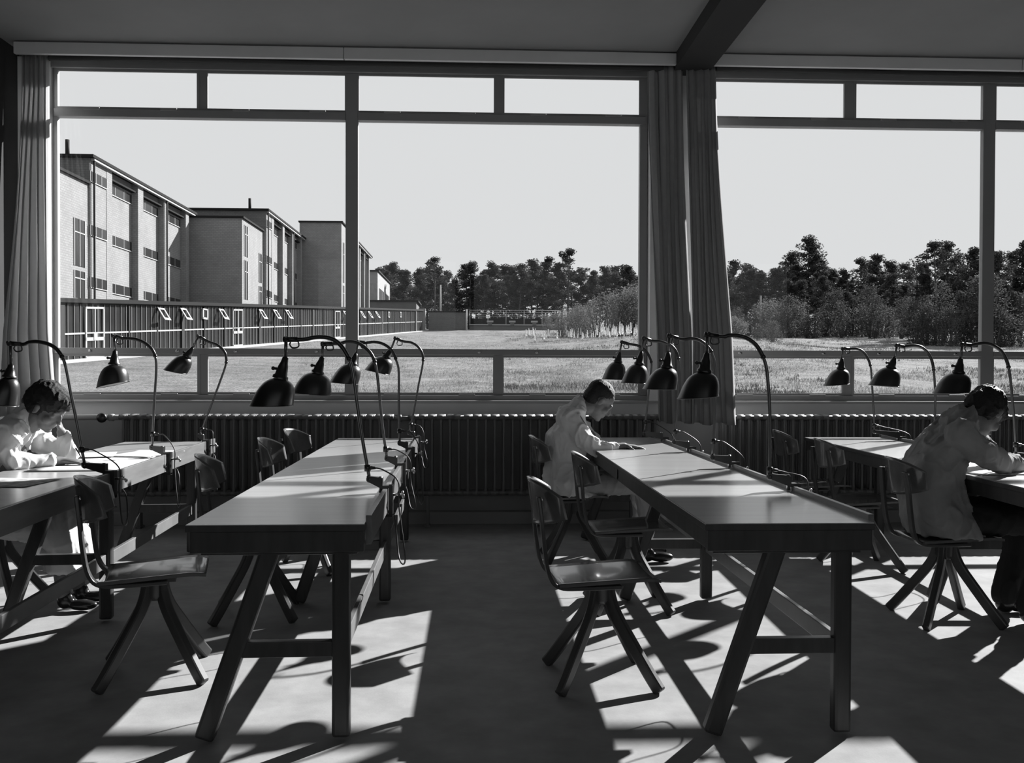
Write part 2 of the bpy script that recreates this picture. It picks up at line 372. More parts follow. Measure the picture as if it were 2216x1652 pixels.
# ================================================================== CHAIRS
def chair():
    t=empty('swivel_chair',(0,0,0))
    # seat: thin curved plywood, front towards +x
    nu,nv=14,10; vs=[];fs=[]
    def seatz(x,y): return .452+.012*(x/.21)+.010*(y/.2)**2-.010*max(0,(x-.13)/.08)**2
    for s_ in (0,1):
        for i in range(nu+1):
            x=-.205+.42*i/nu
            for j in range(nv+1):
                hw=.20-.012*(1-i/nu)-.018*max(0,(i/nu-.85)/.15)**2; y=-hw+2*hw*j/nv
                vs.append((x,y,seatz(x,y)-(.013 if s_ else 0)))
    n1=(nu+1)*(nv+1)
    for i in range(nu):
        for j in range(nv):
            q=i*(nv+1)+j; fs.append((q,q+nv+1,q+nv+2,q+1)); fs.append((n1+q,n1+q+1,n1+q+nv+2,n1+q+nv+1))
    for i in range(nu):
        for q in (i*(nv+1),i*(nv+1)+nv): fs.append((q,q+nv+1,n1+q+nv+1,n1+q))
    for j in range(nv):
        for q in (j,nu*(nv+1)+j): fs.append((q,q+1,n1+q+1,n1+q))
    so=MB().add(vs,fs,True).build('seat',M_ply,t,fix=True)
    for p in so.data.polygons:
        if p.index>=2*nu*nv: p.use_smooth=False
    # backrest: curved shell, wraps the sitter
    vs=[];fs=[];nu,nv=32,10
    for s_ in (0,1):
        for i in range(nu+1):
            a=-1+2*i/nu
            for j in range(nv+1):
                k=j/nv; hw=.178-.03*(1-k)
                top=.868-.065*abs(a)**2.6; bot=.672+.035*abs(a)**3; z=bot+(top-bot)*k
                y=a*hw; x=-.30+.115*a*a-.05*(k-.3)*1.0*.55+(0 if s_ else .009)
                vs.append((x,y,z))
    n1=(nu+1)*(nv+1)
    for i in range(nu):
        for j in range(nv):
            q=i*(nv+1)+j; fs.append((q,q+1,q+nv+2,q+nv+1)); fs.append((n1+q,n1+q+nv+1,n1+q+nv+2,n1+q+1))
    for i in range(nu):
        for q in (i*(nv+1),i*(nv+1)+nv): fs.append((q,q+nv+1,n1+q+nv+1,n1+q))
    for j in range(nv):
        for q in (j,nu*(nv+1)+j): fs.append((q,q+1,n1+q+1,n1+q))
    so=MB().add(vs,fs,True).build('backrest',M_ply,t)
    for p in so.data.polygons:
        if p.index>=2*nu*nv: p.use_smooth=False
    # two bent side stems rising from under the seat
    for s in (-1,1):
        pts=spline([(.06,s*.13,.424),(-.10,s*.135,.422),(-.20,s*.14,.43),(-.243,s*.145,.48),(-.262,s*.148,.58),(-.274,s*.145,.70),(-.287,s*.13,.80)],5)
        MB().plank(pts,.042,.016,(0,1,0)).build('back_stem',M_plyd,t,bevel=.004)
        [MB().ball((-.273,s*.145,zz),.008,8).build('bolt',M_chrome,t) for zz in (.79,.715)]
    MB().lathe([(.0,.44),(.075,.44),(.08,.425),(.05,.40),(.05,.345),(.035,.325),(0,.32)],(0,0,0),(0,0,1),20).box((-.09,-.09,.415),(.09,.09,.436)).build('swivel_hub',M_plyd,t)
    for k in range(4):
        a=R(45+90*k); d=Vector((math.cos(a),math.sin(a),0)); sd=Vector((-math.sin(a),math.cos(a),0))
        pts=spline([d*.035+z0*.425,d*.045+z0*.36,d*.075+z0*.29,d*.14+z0*.20,d*.24+z0*.07,d*.292+z0*.008],5)
        MB().plank(pts,.036,.05,sd,ws=[.036]*len(pts)).build('leg',M_plyd,t,bevel=.010)
    return t
CG='bentwood swivel work chairs'
chairs=[(-1.37,3.98,14,'nearest chair on the left, seat slid under the corner of the empty table'),
        (-1.16,4.93,8,'chair between the paper-strewn table and the empty table, second from the front'),
        (-1.10,6.05,-4,'chair with sunlit backrest seen over the far part of the empty table'),
        (-1.12,6.92,-14,'farthest chair behind the empty table, turned away near the radiator'),
        (.545,3.86,3,'nearest chair at the right-hand table, sunlight and shadows on its empty seat'),
        (.86,5.04,0,'empty chair behind the nearest one at the right-hand table'),
        (.70,6.30,0,'chair carrying the person with cropped hair at the right-hand table'),
        (2.50,4.72,0,'chair carrying the person in grey at the right'),
        (2.60,6.0,0,'dark empty chair in front of the rear table by the radiator'),
        (2.60,6.85,0,'far dark chair beside the right radiator, only its back clear'),
        (-2.62,5.12,0,'chair carrying the person in the white coat at the left edge')]
c0=chair(); reg(c0)
for i,(x,y,a,l) in enumerate(chairs):
    o=c0 if i==0 else copy_tree(c0)
    o.location=(x,y,0); o.rotation_euler=(0,0,R(a)); tag(o,l+'','chair',CG)
# ================================================================== LAMPS
def P3(p,Y): return at(p[0],p[1],Y)
def lamp(T,v,arm,stem_end,flange,bl,br,label):
    """arm: outline of the bent tube from its foot to the joint, measured on the lamp's own plane"""
    rim=loc(T,T['w']+.008,v,.803); Y=rim.y
    t=thing('clamp_lamp',label,'lamp',rim,0,'black clamp-on work lamps along the table rims'); o=Vector(rim)
    A=[P3(p,Y)-o for p in arm]
    if A[0].z<.03 : A[0].z=.03
    pts=spline(A,4); n=len(pts)
    k=n*2//5
    MB().tube(pts[:k+1],.0075,10).build('lower_arm',mat('oxidised_steel_tube',.16,rough=.3,metal=.8),t)
    MB().tube(pts[k:],.0095,10).ball(pts[k],.0125,10).build('upper_arm',M_lamp,t)
    J=A[-1]; d1=(J-A[-2]).normalized()
    se=P3(stem_end,Y)-o; fl=P3(flange,Y)-o
    MB().ball(J,.014,10).tube([J-d1*.05,J+d1*.012],.012,10).tube([J+Vector((0,-.02,0)),J+Vector((0,.02,0))],.011,10).tube([J+Vector((0,-.022,.006)),J+Vector((0,-.034,.006))],.006,8).build('joint',M_lamp,t)
    g=J-d1*.05; MB().tube(spline([g,g+Vector((.004,0,-.03)),g+Vector((-.022,0,-.036)),g+Vector((-.034,0,-.022)),J-d1*.02+Vector((0,0,-.012))],5),.0035,6).build('adjusting_loop',M_lamp,t)
    ax=(fl-J).normalized()
    MB().tube([J,se],.0075,10).build('stem',mat('oxidised_steel_tube',.16),t)
    L=(fl-se).length
    so=MB().lathe([(.004,-.004),(.013,0),(.016,.25*L),(.021,.4*L),(.027,.82*L),(.034,.88*L),(.034,L)],se,(fl-se),18)
    so.tube([se+(fl-se)*.55+ax.cross(Vector((0,1,0)))*.01,se+(fl-se)*.55+Vector((-.038,0,.004))],.006,8).ball(se+(fl-se)*.55+Vector((-.04,0,.004)),.009,8)
    so.build('socket',M_lamp,t)
    # shade: loft from the flange ring to the obliquely cut mouth
    B0=P3(bl,Y)-o;B1=P3(br,Y)-o; bc=(B0+B1)/2; rb=(B1-B0).length/2; bu=(B1-B0).normalized()
    ay=Vector((0,1,0)); fu=ay.cross(-ax).normalized()
    if fu.dot(bu)<0: fu=-fu
    prof=[(0,.028),(.03,.040),(.10,.056),(.2,.070),(.34,.081),(.52,.090),(.75,.097),(1,.103)]
    for nm,off,mm in (('shade',0,M_lamp),('reflector',.0025,M_white_in)):
        vs=[];fs=[];N_=32
        for s,rr_ in prof:
            u=fu.lerp(bu,s**.6).normalized(); c=fl.lerp(bc,s); rad=(rr_/.103)*rb-off
            for j in range(N_):
                an=2*math.pi*j/N_; vs.append(c+u*math.cos(an)*rad+ay*math.sin(an)*rad)
        for i in range(len(prof)-1):
            for j in range(N_): fs.append((i*N_+j,i*N_+(j+1)%N_,(i+1)*N_+(j+1)%N_,(i+1)*N_+j))
        mb=MB().add(vs,fs,True)
        if nm=='shade': mb.tube([vs[(len(prof)-1)*N_+j] for j in range(N_)]+[vs[(len(prof)-1)*N_]],.0025,5)
        mb.build(nm,mm,t)
    # clamp
    f=A[0]; cl=MB()
    cl.add([f+Vector((-.012,-.012,-.006)),f+Vector((-.012,.012,-.006)),f+Vector((-.012,.012,.016)),f+Vector((-.012,-.012,.016)),
            (-.012,-.02,-.005),(-.012,.02,-.005),(-.012,.02,.045),(-.012,-.02,.045)],[(0,1,2,3),(4,7,6,5),(0,4,5,1),(1,5,6,2),(2,6,7,3),(3,7,4,0)])
    cl.box((-.012,-.022,-.0),(.03,.022,.012)).box((.014,-.018,-.12),(.032,.018,.012)).box((-.022,-.016,-.125),(.032,.016,-.113))
    cl.ball(f,.016,10); cl.build('clamp',M_lamp,t,bevel=.0)
    MB().tube([(-.022,-.005,-.02),(-.022,-.005,.05)],.008,10).build('clamp_pin',M_chrome,t)
    s=MB().tube([(.032,0,-.03),(.075,0,-.03)],.006,8).tube([(.075,-.022,-.022),(.075,.022,-.038)],.005,8).ball((.075,-.022,-.02),.011,8,(.6,1.3,1)).ball((.075,.022,-.04),.011,8,(.6,1.3,1)); s.build('wing_screw',M_chrome,t)
    q=A[0].lerp(A[1],.35)
    MB().tube([q+Vector((0,0,-.014)),q+Vector((0,0,.014))],.014,10).tube([q,q+Vector((.035,0,0))],[.010,.006],8).build('cable_clip',M_lamp,t)
    rr=random.Random(int(v*100)); dz=rr.uniform(-.34,-.18)
    MB().tube(spline([q+Vector((.03,0,0)),q+Vector((.07,0,-.01)),Vector((.055,-.02,.03)),Vector((.06,-.03,-.08)),Vector((.09,-.07,dz)),Vector((.05,.10,dz-.03)),Vector((.02,.17,-.14)),Vector((-.03,.22,-.10))],6),.0035,6).build('cable',M_cable,t)
    return t
lamp(TA,.80,[(800,1038),(787,967),(774,883),(764,807),(755,777),(739,750),(721,735),(698,730),(678,731),(657,735),(619,735)],(618,774),(606,820),(540,878),(634,878),'nearest of the four lamps on the empty left-of-centre table, largest shade')
lamp(TA,1.74,[(838,993),(829,934),(822.5,871),(815,802),(805,769),(787,750),(769,741),(749,740),(736,743.5),(699,745)],(697,774),(687,808),(633,849),(716,856),'second lamp from the front on the empty table, shade tilted left')
lamp(TA,2.74,[(865,960),(863,883),(863,807),(858,782),(848,759),(830,745),(810,740.5),(794.5,742),(775.5,740.5)],(770,766),(763,789),(713,827),(775,832),'third lamp on the empty table, shade crossing the window mullion')
lamp(TA,3.68,[(885,937),(896,888),(906,832.5),(915,787),(914,766),(905,751),(891,742),(873,739),(855.5,732)],(847,754),(836,774),(789.5,799.5),(843,812),'farthest lamp on the empty table, its arm bowed to the right')
lamp(TBt,.86,[(1666,1032),(1666,992),(1665.7,890.6),(1661,818),(1656,786),(1646,762),(1634,745),(1617,733),(1598,727),(1578.5,726),(1564,729.5),(1530,724.7)],(1530,765),(1524,806),(1467,863),(1554,857),'nearest lamp of the cropped-haired person\'s table, its large shade before the curtain')
lamp(TBt,1.80,[(1542,991),(1547,890),(1547,794),(1542,769.5),(1535,755),(1525,744),(1511,735.6),(1494,733),(1477,735),(1448,727)],(1446,764),(1443,796),(1391,842),(1463.5,843),'second lamp of the cropped-haired person\'s table, in front of the gathered curtain')
lamp(TBt,2.78,[(1459,958),(1465,890.5),(1468,818),(1469.6,789),(1465,765),(1455,750),(1443,744),(1428,739),(1411,738),(1393,732)],(1388,762),(1383,789),(1344,828),(1400,831),'third lamp of the cropped-haired person\'s table, its shade by the window jamb')
lamp(TBt,3.62,[(1394,939),(1402,866),(1407,818),(1410,789),(1404,769.5),(1394.5,757),(1380,748),(1363,745),(1345.6,740.5)],(1341,764),(1337,784),(1303,820.7),(1352,822),'farthest lamp on the table of the person with cropped hair, above the head')
lamp(TC,1.95,[(2199.5,985),(2195.6,922),(2189,846),(2185,810),(2178.6,781),(2165.5,759),(2144.6,746),(2124,743),(2100,747),(2082,746)],(2079,776),(2074,808),(2022,851),(2095,849),'nearest lamp on the rear right table, just above the person in grey')
lamp(TC,2.85,[(2020,965),(2023,896),(2024,862),(2022,818),(2018,786),(2009,765),(1993,751),(1975,747.6),(1956,750),(1941,748)],(1936,774),(1928,797),(1882,833),(1943,838),'middle lamp on the rear right table, shade open towards the left')
lamp(TC,3.80,[(1892,935),(1891,896),(1887,831),(1884.5,797),(1878,776),(1867,761),(1854,755),(1839,755),(1824,755)],(1822,776),(1820,799),(1784,835),(1836,831),'farthest and smallest lamp on the rear right table')
lamp(TL,1.35,[(183.5,1008),(165,909),(152.5,848),(141,789),(127,761),(109,746.6),(84,740),(63.5,741),(51,745.6),(23,744)],(24,790),(20,817),(-28,872),(38,880),'lamp at the left picture edge whose arm curves over the person in the white coat')
lamp(TL,2.35,[(329,970),(333,883),(338,807),(337,776.6),(329,756),(313,742),(292,734),(264,732),(247,727)],(249,760),(247,790),(211,840),(278,825),'middle lamp on the leftmost table, upright shade in front of the lawn')
lamp(TL,3.35,[(432,944),(447,904),(470,843),(488,792),(489,771.5),(484,759),(470,746.6),(452,740),(430,728)],(417,753),(404,772),(355,799.5),(404,810),'farthest lamp on the leftmost table, shade swung up to the left')
# ================================================================== PAPERS
def sheet(corners,label,z,name='paper_sheet',m=None,curl=.0012):
    vs=[];n=6; a,b_,c,d=[Vector(p) for p in corners]
    for i in range(n+1):
        for j in range(n+1):
            u,v=i/n,j/n; p=a*(1-u)*(1-v)+b_*u*(1-v)+c*u*v+d*(1-u)*v
            vs.append((p.x,p.y,z+curl*(math.sin(u*3.1)*.3+abs(u-.5)*abs(v-.5)*3)*rnd.uniform(.8,1.2)))
    fs=[(i*(n+1)+j,(i+1)*(n+1)+j,(i+1)*(n+1)+j+1,i*(n+1)+j+1) for i in range(n) for j in range(n)]
    o=MB().add(vs,fs,True).build(name,m or M_paper); s=o.modifiers.new('thickness','SOLIDIFY'); s.thickness=.0004; s.offset=1
    return tag(o,label,'paper','sheets of paper on the drafting tables')
def tl(u,v): p=loc(TL,u,v,.78); return (p.x,p.y)
def sh(T,u0_,v0_,u1_,v1_,ang,label,z=.782,**k):
    cu,cv=(u0_+u1_)/2,(v0_+v1_)/2; c,s=math.cos(R(ang)),math.sin(R(ang)); P=[]
    for u,v in ((u0_,v0_),(u1_,v0_),(u1_,v1_),(u0_,v1_)):
        du,dv=u-cu,v-cv; P.append(loc(T,cu+du*c-dv*s,cv+du*s+dv*c,z))
    return sheet(P,label,z,**k)
sh(TL,.10,1.62,.58,2.42,3,'large white drawing sheet under the hand of the person in the white coat',z=.7825)
sh(TL,.28,2.35,.60,2.78,-16,'overlapping white sheet lying beyond the large drawing on the leftmost table',z=.787)
sh(TL,.06,2.30,.30,2.62,14,'small pale sheet behind the writing hand on the leftmost table',z=.791)
sh(TL,.02,1.0,.42,1.32,-9,'white patterned sheet lying nearest the camera on the leftmost table',z=.7825,m=mat('marked_paper',.55,rough=.8,var=.6,scale=22,v2=.75))
sh(TC,.02,1.50,.5,2.1,2,'white sheet under the arms of the person in grey',z=.7825)
# ================================================================== OUTSIDE
def facademat(name,a,b,mort,dirt=.35):
    m=brickmat(name,a,b,mort); nt=m.node_tree; N=nt.nodes; L=nt.links
    br=[n for n in N if n.type=='TEX_BRICK'][0]; mp=[n for n in N if n.type=='MAPPING'][0]; tc=[n for n in N if n.type=='TEX_COORD'][0]
    s=N.new('ShaderNodeSeparateXYZ'); L.new(tc.outputs['Object'],s.inputs[0]); ad=N.new('ShaderNodeMath'); ad.operation='ADD'
    L.new(s.outputs['X'],ad.inputs[0]); L.new(s.outputs['Y'],ad.inputs[1]); c=N.new('ShaderNodeCombineXYZ'); L.new(ad.outputs[0],c.inputs['X']); L.new(s.outputs['Z'],c.inputs['Y'])
    L.new(c.outputs[0],br.inputs['Vector']); return m
M_brick=facademat('yellow_brick',.29,.25,.20)
M_brickd=facademat('dark_brick',.17,.145,.12)  # darker brick tone; also paints the shade on the gable panels
M_fascia=mat('roof_felt_edge',.02,rough=.9,spec=.1)
M_wglass=mat('dark_window_glass',.025,rough=.2,spec=.35)
M_whitef=mat('white_painted_timber',.30,rough=.6)
M_conc=mat('pale_concrete',.23,rough=.9,var=.15,scale=2)
M_cglass=mat('corridor_glass',.014,rough=.25,spec=.3,var=.5,scale=.5)
M_darkpost=mat('dark_post',.014,rough=.7,spec=.2)
M_grass=mat('meadow_ground',.24,rough=.95,spec=.05)
def grassmat():
    m=MT['meadow_ground']; nt=m.node_tree;N=nt.nodes;L=nt.links;b=N['Principled BSDF']
    tc=N.new('ShaderNodeTexCoord'); 
    def nz(s,d=6,r=.7):
        n=N.new('ShaderNodeTexNoise'); n.inputs['Scale'].default_value=s; n.inputs['Detail'].default_value=d; n.inputs['Roughness'].default_value=r; L.new(tc.outputs['Object'],n.inputs['Vector']); return n
    a,c,e=nz(.12,5),nz(13.0,6,.85),nz(.9,4)
    def ramp(n,p0,p1,v0,v1):
        r=N.new('ShaderNodeValToRGB'); r.color_ramp.elements[0].position=p0; r.color_ramp.elements[1].position=p1
        r.color_ramp.elements[0].color=(v0,v0,v0,1); r.color_ramp.elements[1].color=(v1,v1,v1,1); L.new(n.outputs['Fac'],r.inputs['Fac']); return r
    ra=ramp(a,.35,.6,.165,.22); rc=ramp(c,.38,.62,.25,1.7); re=ramp(e,.36,.60,.72,1.1)
    m1=N.new('ShaderNodeMixRGB'); m1.blend_type='MULTIPLY'; m1.inputs['Fac'].default_value=1; L.new(ra.outputs[0],m1.inputs[1]); L.new(rc.outputs[0],m1.inputs[2])
    m2=N.new('ShaderNodeMixRGB'); m2.blend_type='MULTIPLY'; m2.inputs['Fac'].default_value=1; L.new(m1.outputs[0],m2.inputs[1]); L.new(re.outputs[0],m2.inputs[2])
    L.new(m2.outputs[0],b.inputs['Base Color'])
    bp=N.new('ShaderNodeBump'); bp.inputs['Strength'].default_value=.6; bp.inputs['Distance'].default_value=.08; L.new(c.outputs['Fac'],bp.inputs['Height']); L.new(bp.outputs['Normal'],b.inputs['Normal'])
grassmat()
def gz(x,y):
    yy=min(y,150); z=-1+.06*yy+(y-yy)*.02
    z+=.30*noise.noise(Vector((x*.06,y*.06,.3)))*min(1,max(0,(x+12)/10)) + .10*noise.noise(Vector((x*.3,y*.3,1)))*min(1,max(0,(x+14)/8))
    z+=.9*math.exp(-((x-13)/9)**2-((y-62)/13)**2)
    return z
b=MB(); xs=[-70+2.0*i for i in range(100)]; ys=[8.2+(260-8.2)*(j/130)**1.4 for j in range(131)]
b.add([(x,y,gz(x,y)) for y in ys for x in xs],[(j*100+i,j*100+i+1,(j+1)*100+i+1,(j+1)*100+i) for j in range(130) for i in range(99)],True)
g=b.build('ground',M_grass); struct(g)
# ---- residential blocks
def res_block(label,xf,y0,y1,zt,near=True,bays=((0,2.2),(3.0,7.0),(7.9,11.7),(12.5,16.3)),xb=-34,top_dark=True):
    zb=-1+.06*y0-.5; t=thing('residential_block',label,'building',(xf,y0,zb),0,'stepped brick residential blocks')
    H=zt-zb; L=y1-y0; W=xb-xf
    MB().box((W,0,0),(-.4,L,H)).build('wall',M_brick,t)
    MB().box((-.4,0,0),(0,.02,H)).box((-.4,.02,0),(-.02,bays[0][1],H)).build('front_wall',M_brick,t)
    MB().box((W,-.03,H-1.6),(-.0,-.002,H)).build('gable_shade_panel',M_brickd,t)  # darker brick panel paints the shade of the upper end wall
    edges=[]
    for i in range(len(bays)-1): edges.append((bays[i][1],bays[i+1][0]))
    edges.append((bays[-1][1],bays[-1][1]+.7))
    for a,c in edges: MB().box((-.4,a,0),(0,c,H)).build('pier',M_brick,t)
    MB().box((W-.2,-.2,H),(.25,L+.2,H+.16)).build('roof',M_fascia,t)
    MB().box((.0,.1,H-.12),(.2,L,H)).build('gutter',M_whitef,t)
    for k,(a,c) in enumerate(bays):
        for zc,hh in ((H-.95,.55),(H-3.85,.55),(H-6.65,.55),(H-9.4,.55)):
            x=-.4 if k else -.02
            w=MB().box((x-.02,a,zc-hh/2),(x+.03,c,zc+hh/2)).build('window',M_wglass,t)
            f=MB(); n=3
            for q in range(n+1):
                yy=a+(c-a)*q/n; f.box((x+.02,yy-.02,zc-hh/2),(x+.05,yy+.02,zc+hh/2))
            f.box((x+.02,a,zc-hh/2-.05),(x+.06,c,zc-hh/2)).build('window_frame',M_whitef,w)
        if k: MB().box((-.4,a,H-.55),(-.1,c,H-.45)).build('soffit',M_fascia,t)
    for yy in (.25,bays[2][1]+.25): MB().tube([(.12,yy,0),(.12,yy,H)],.06,8).build('downpipe',M_darkpost,t)
    MB().tube([(-1.45,.6,H),(-1.45,.6,H+1.1)],.12,8).build('vent_pipe',M_darkpost,t)
    MB().tube([(-1.6,L-2,H),(-1.6,L-2,H+.9)],.07,8).build('vent_pipe',M_darkpost,t)
    return t
res_block('nearest three-storey brick block with recessed bays at the left of the view',-20.6,50.0,68.0,12.62)
res_block('second brick block, standing behind the shaded stair wing',-16.8,74.7,91.0,14.1,bays=((0,2.0),(2.9,6.4),(7.2,10.6),(11.4,14.8)))
res_block('third and farthest brick block, seen just right of the thick window mullion',-13.2,99.4,117.5,15.56,bays=((0,2.2),(3.2,6.8),(7.8,11.4),(12.4,16.2)))
def wing(label,xf,y0,y1,zt,wins,xb=-33):
    zb=-1+.06*y0-.5; t=thing('stair_wing',label,'building',(xf,y0,zb),0,'brick stair wings between the blocks'); H=zt-zb
    MB().box((xb-xf,0,0),(0,y1-y0,H)).build('wall',M_brick,t)
    MB().box((xb-xf-.1,-.15,H),(.15,y1-y0,H+.14)).build('roof',M_fascia,t)
    for a,c,z0_,z1_ in wins:
        w=MB().box((-.05,a-y0,z0_-zb),(.02,c-y0,z1_-zb)).build('window',M_wglass,t)
        f=MB(); 
        for yy in (a-y0,(a+c)/2-y0,c-y0): f.box((.0,yy-.03,z0_-zb),(.05,yy+.03,z1_-zb))
        f.box((0,a-y0,z0_-zb+(z1_-z0_)*.7),(.05,c-y0,z0_-zb+(z1_-z0_)*.7+.06)); f.build('window_frame',M_whitef,w)
    return t
wing('nearest stair wing with two tall windows at the left window edge',-20.7,40,50,11.2,((48.2,49.5,6.67,9.13),(48.2,49.5,5.0,6.43)))
wing('middle stair wing with a broad shaded brick face',-17.05,68,74.6,12.4,((68.6,69.6,9.7,12.0),(68.6,69.6,6.5,9.4),(73.2,74.1,8.2,10.5),(73.2,74.1,6.4,7.9)))
wing('far stair wing, tall shaded brick tower left of the mullion',-13.1,91,97.5,15.8,((92,92.8,10,14),(92,92.8,7,9.7)),xb=-17.2)
t=thing('gabled_hall','white end building with a tall glazed wall beyond the blocks','building',(-13.1,125,6))
MB().box((-12,0,0),(0,18,8.6)).build('wall',M_conc,t); MB().box((-12,-.2,8.6),(.2,18.2,8.8)).build('roof',M_fascia,t)
w=MB().box((0,2,1.5),(.05,16,6.5)).build('window',M_wglass,t)
f=MB(); [f.box((.03,2+14*q/9-.08,1.5),(.12,2+14*q/9+.08,6.5)) for q in range(10)]; f.build('window_frame',M_whitef,w)
# ---- glazed corridor
d=Vector((.1465,1,0)).normalized(); nrm=Vector((d.y,-d.x,0))
A0=Vector((-18.7,44.4,0))-d*9; Lc=90.5
t=thing('glazed_corridor','long low glass-walled corridor running along the brick blocks','building',A0)
Mrot=Matrix(((nrm.x,d.x,0),(nrm.y,d.y,0),(0,0,1)))  # columns: local x=nrm, y=d
def cz(s): return -1+.06*(A0+d*s).y
def cbox(name,x0,x1,s0,s1,h0,h1,m,parent=t,steps=1,mb=None):
    b=mb or MB(); 
    vs=[]
    for s_,g in ((s0,cz(s0)),(s1,cz(s1))):
        for x,h in ((x0,h0),(x1,h0),(x1,h1),(x0,h1)):
            p=nrm*x+d*s_; vs.append((p.x,p.y,g+h))
    b.add(vs,[(0,1,2,3),(4,7,6,5),(0,4,5,1),(1,5,6,2),(2,6,7,3),(3,7,4,0)])
    if mb is None: return b.build(name,m,parent)
cbox('wall',-2.4,-.004,0,Lc,-.5,2.75,M_cglass)
cbox('roof',-2.6,.22,0,Lc+.3,2.78,2.98,M_fascia); cbox('soffit',-2.5,.1,0,Lc,2.72,2.78,M_darkpost)
cbox('kerb',-.1,.5,0,Lc+1,-.3,.12,mat('white_kerb',.38,rough=.9)); 
b=MB(); s=0.0
while s<Lc: cbox('',0,.035,s,s+.03,.1,2.72,None,mb=b); s+=.52
b.build('glazing_bars',mat('galvanised_bar',.17,rough=.5),t)
cbox('mid_rail',0,.05,0,Lc,1.28,1.36,M_whitef)
s=1.2; i=0
while s<Lc-1:
    cbox('post',-.02,.07,s,s+(.32 if i%4==2 else .12),.05,2.74,M_darkpost); s+=3.0; i+=1
ops=[16.2,18.9,21.9,24.2,31.0,33.8,36.4,52,55,58,61,64,70,76]
for k,s_ in enumerate(ops):
    op=.0 if k in (2,12,13) else .42
    o=MB(); 
    for a_,c_ in ((0,.13),(.62,.75)): 
        p=[]
        for ss in (s_+a_,s_+c_):
            q=nrm*.06+d*ss; q2=nrm*(.06+op)+d*ss
            p+= [Vector((q.x,q.y,cz(s_)+2.62)),Vector((q2.x,q2.y,cz(s_)+1.95))]
        o.add([p[0],p[2],p[3],p[1]]+[v+nrm*.05 for v in (p[0],p[2],p[3],p[1])],[(0,1,2,3),(4,7,6,5),(0,4,5,1),(1,5,6,2),(2,6,7,3),(3,7,4,0)])
    for h0,h1,e0,e1 in ((2.62,2.53,0,op*.13),(2.07,1.95,op*.8,op)):
        p=[]
        for ss in (s_,s_+.75):
            q=nrm*(.06+e0)+d*ss;q2=nrm*(.06+e1)+d*ss; p+=[Vector((q.x,q.y,cz(s_)+h0)),Vector((q2.x,q2.y,cz(s_)+h1))]
        o.add([p[0],p[2],p[3],p[1]]+[v+nrm*.05 for v in (p[0],p[2],p[3],p[1])],[(0,1,2,3),(4,7,6,5),(0,4,5,1),(1,5,6,2),(2,6,7,3),(3,7,4,0)])
    o.build('vent_window',M_whitef,t)
for s_ in (9.2,26.6,49.6):
    o=MB()
    for a_,c_ in ((0,.09),(.8,.86),(1.55,1.64)): cbox('',.02,.08,s_+a_,s_+c_,.1,2.6,None,mb=o)
    for h0,h1 in ((.1,.2),(.95,1.12),(1.3,1.36),(2.5,2.6)): cbox('',.02,.08,s_,s_+1.64,h0,h1,None,mb=o)
    cbox('',.03,.1,s_+.68,s_+.98,.98,1.3,None,mb=o); o.build('door',M_whitef,t)
# ---- low things at the corridor's end
t=thing('corridor_end_house','dark low building with a white end slab closing the corridor','building',(-14.5,119.5,6))
MB().box((0,0,-.3),(7.0,6.5,4.1)).build('wall',M_brickd,t); MB().box((-.2,-.2,4.1),(7.3,6.7,4.3)).build('roof',M_fascia,t); MB().box((6.95,5.0,-.3),(7.9,5.6,3.6)).build('end_slab',M_conc,t)
t=thing('brick_outbuilding','low windowless brick box beyond the lawn, right of the corridor','building',(-6.2,126,6.3))
MB().box((0,0,-.3),(5.1,5,2.9)).build('wall',M_brickd,t); MB().box((-.1,-.1,2.9),(5.2,5.1,3.05)).build('roof',M_fascia,t); MB().tube([(5.2,-.15,-.2),(5.2,-.15,3.3)],.09,8).build('downpipe',M_whitef,t)
tag(MB().tube([(0,0,-.5),(0,0,6.6)],[.13,.09],8).build('flag_mast',M_whitef,loc=(-4.85,133,7.0)),'thin white mast standing in front of the pine wood','mast')
t=thing('garden_terrace_wall','low terrace wall with white coping and capped posts before the wood','wall',(-.6,140,7.2))
MB().box((0,0,-.5),(14,.4,.9)).build('wall',M_brickd,t); MB().box((-.1,-.15,.9),(14.1,.5,1.05)).build('coping',M_whitef,t)
MB().box((0,3,.6),(14,3.2,2.1)).build('shaded_back_wall',M_darkpost,t)  # near-black material gives this wall its shaded tone
for k in (3.1,6.5,9.9): p=MB().box((k-.3,-.2,.9),(k+.3,.3,1.35)).build('post',M_brickd,t); MB().box((k-.5,-.3,1.35),(k+.5,.4,1.6)).build('post_cap',M_whitef,p)
b=MB()
for z_ in (2.3,2.6,2.95,3.3): b.tube([(0,1.5,z_),(14,1.5,z_)],.03,5)
for k in range(6): b.tube([(k*2.8,1.5,0),(k*2.8,1.5,3.35)],.05,5)
b.build('wire_trellis',mat('pale_wire',.4),t)
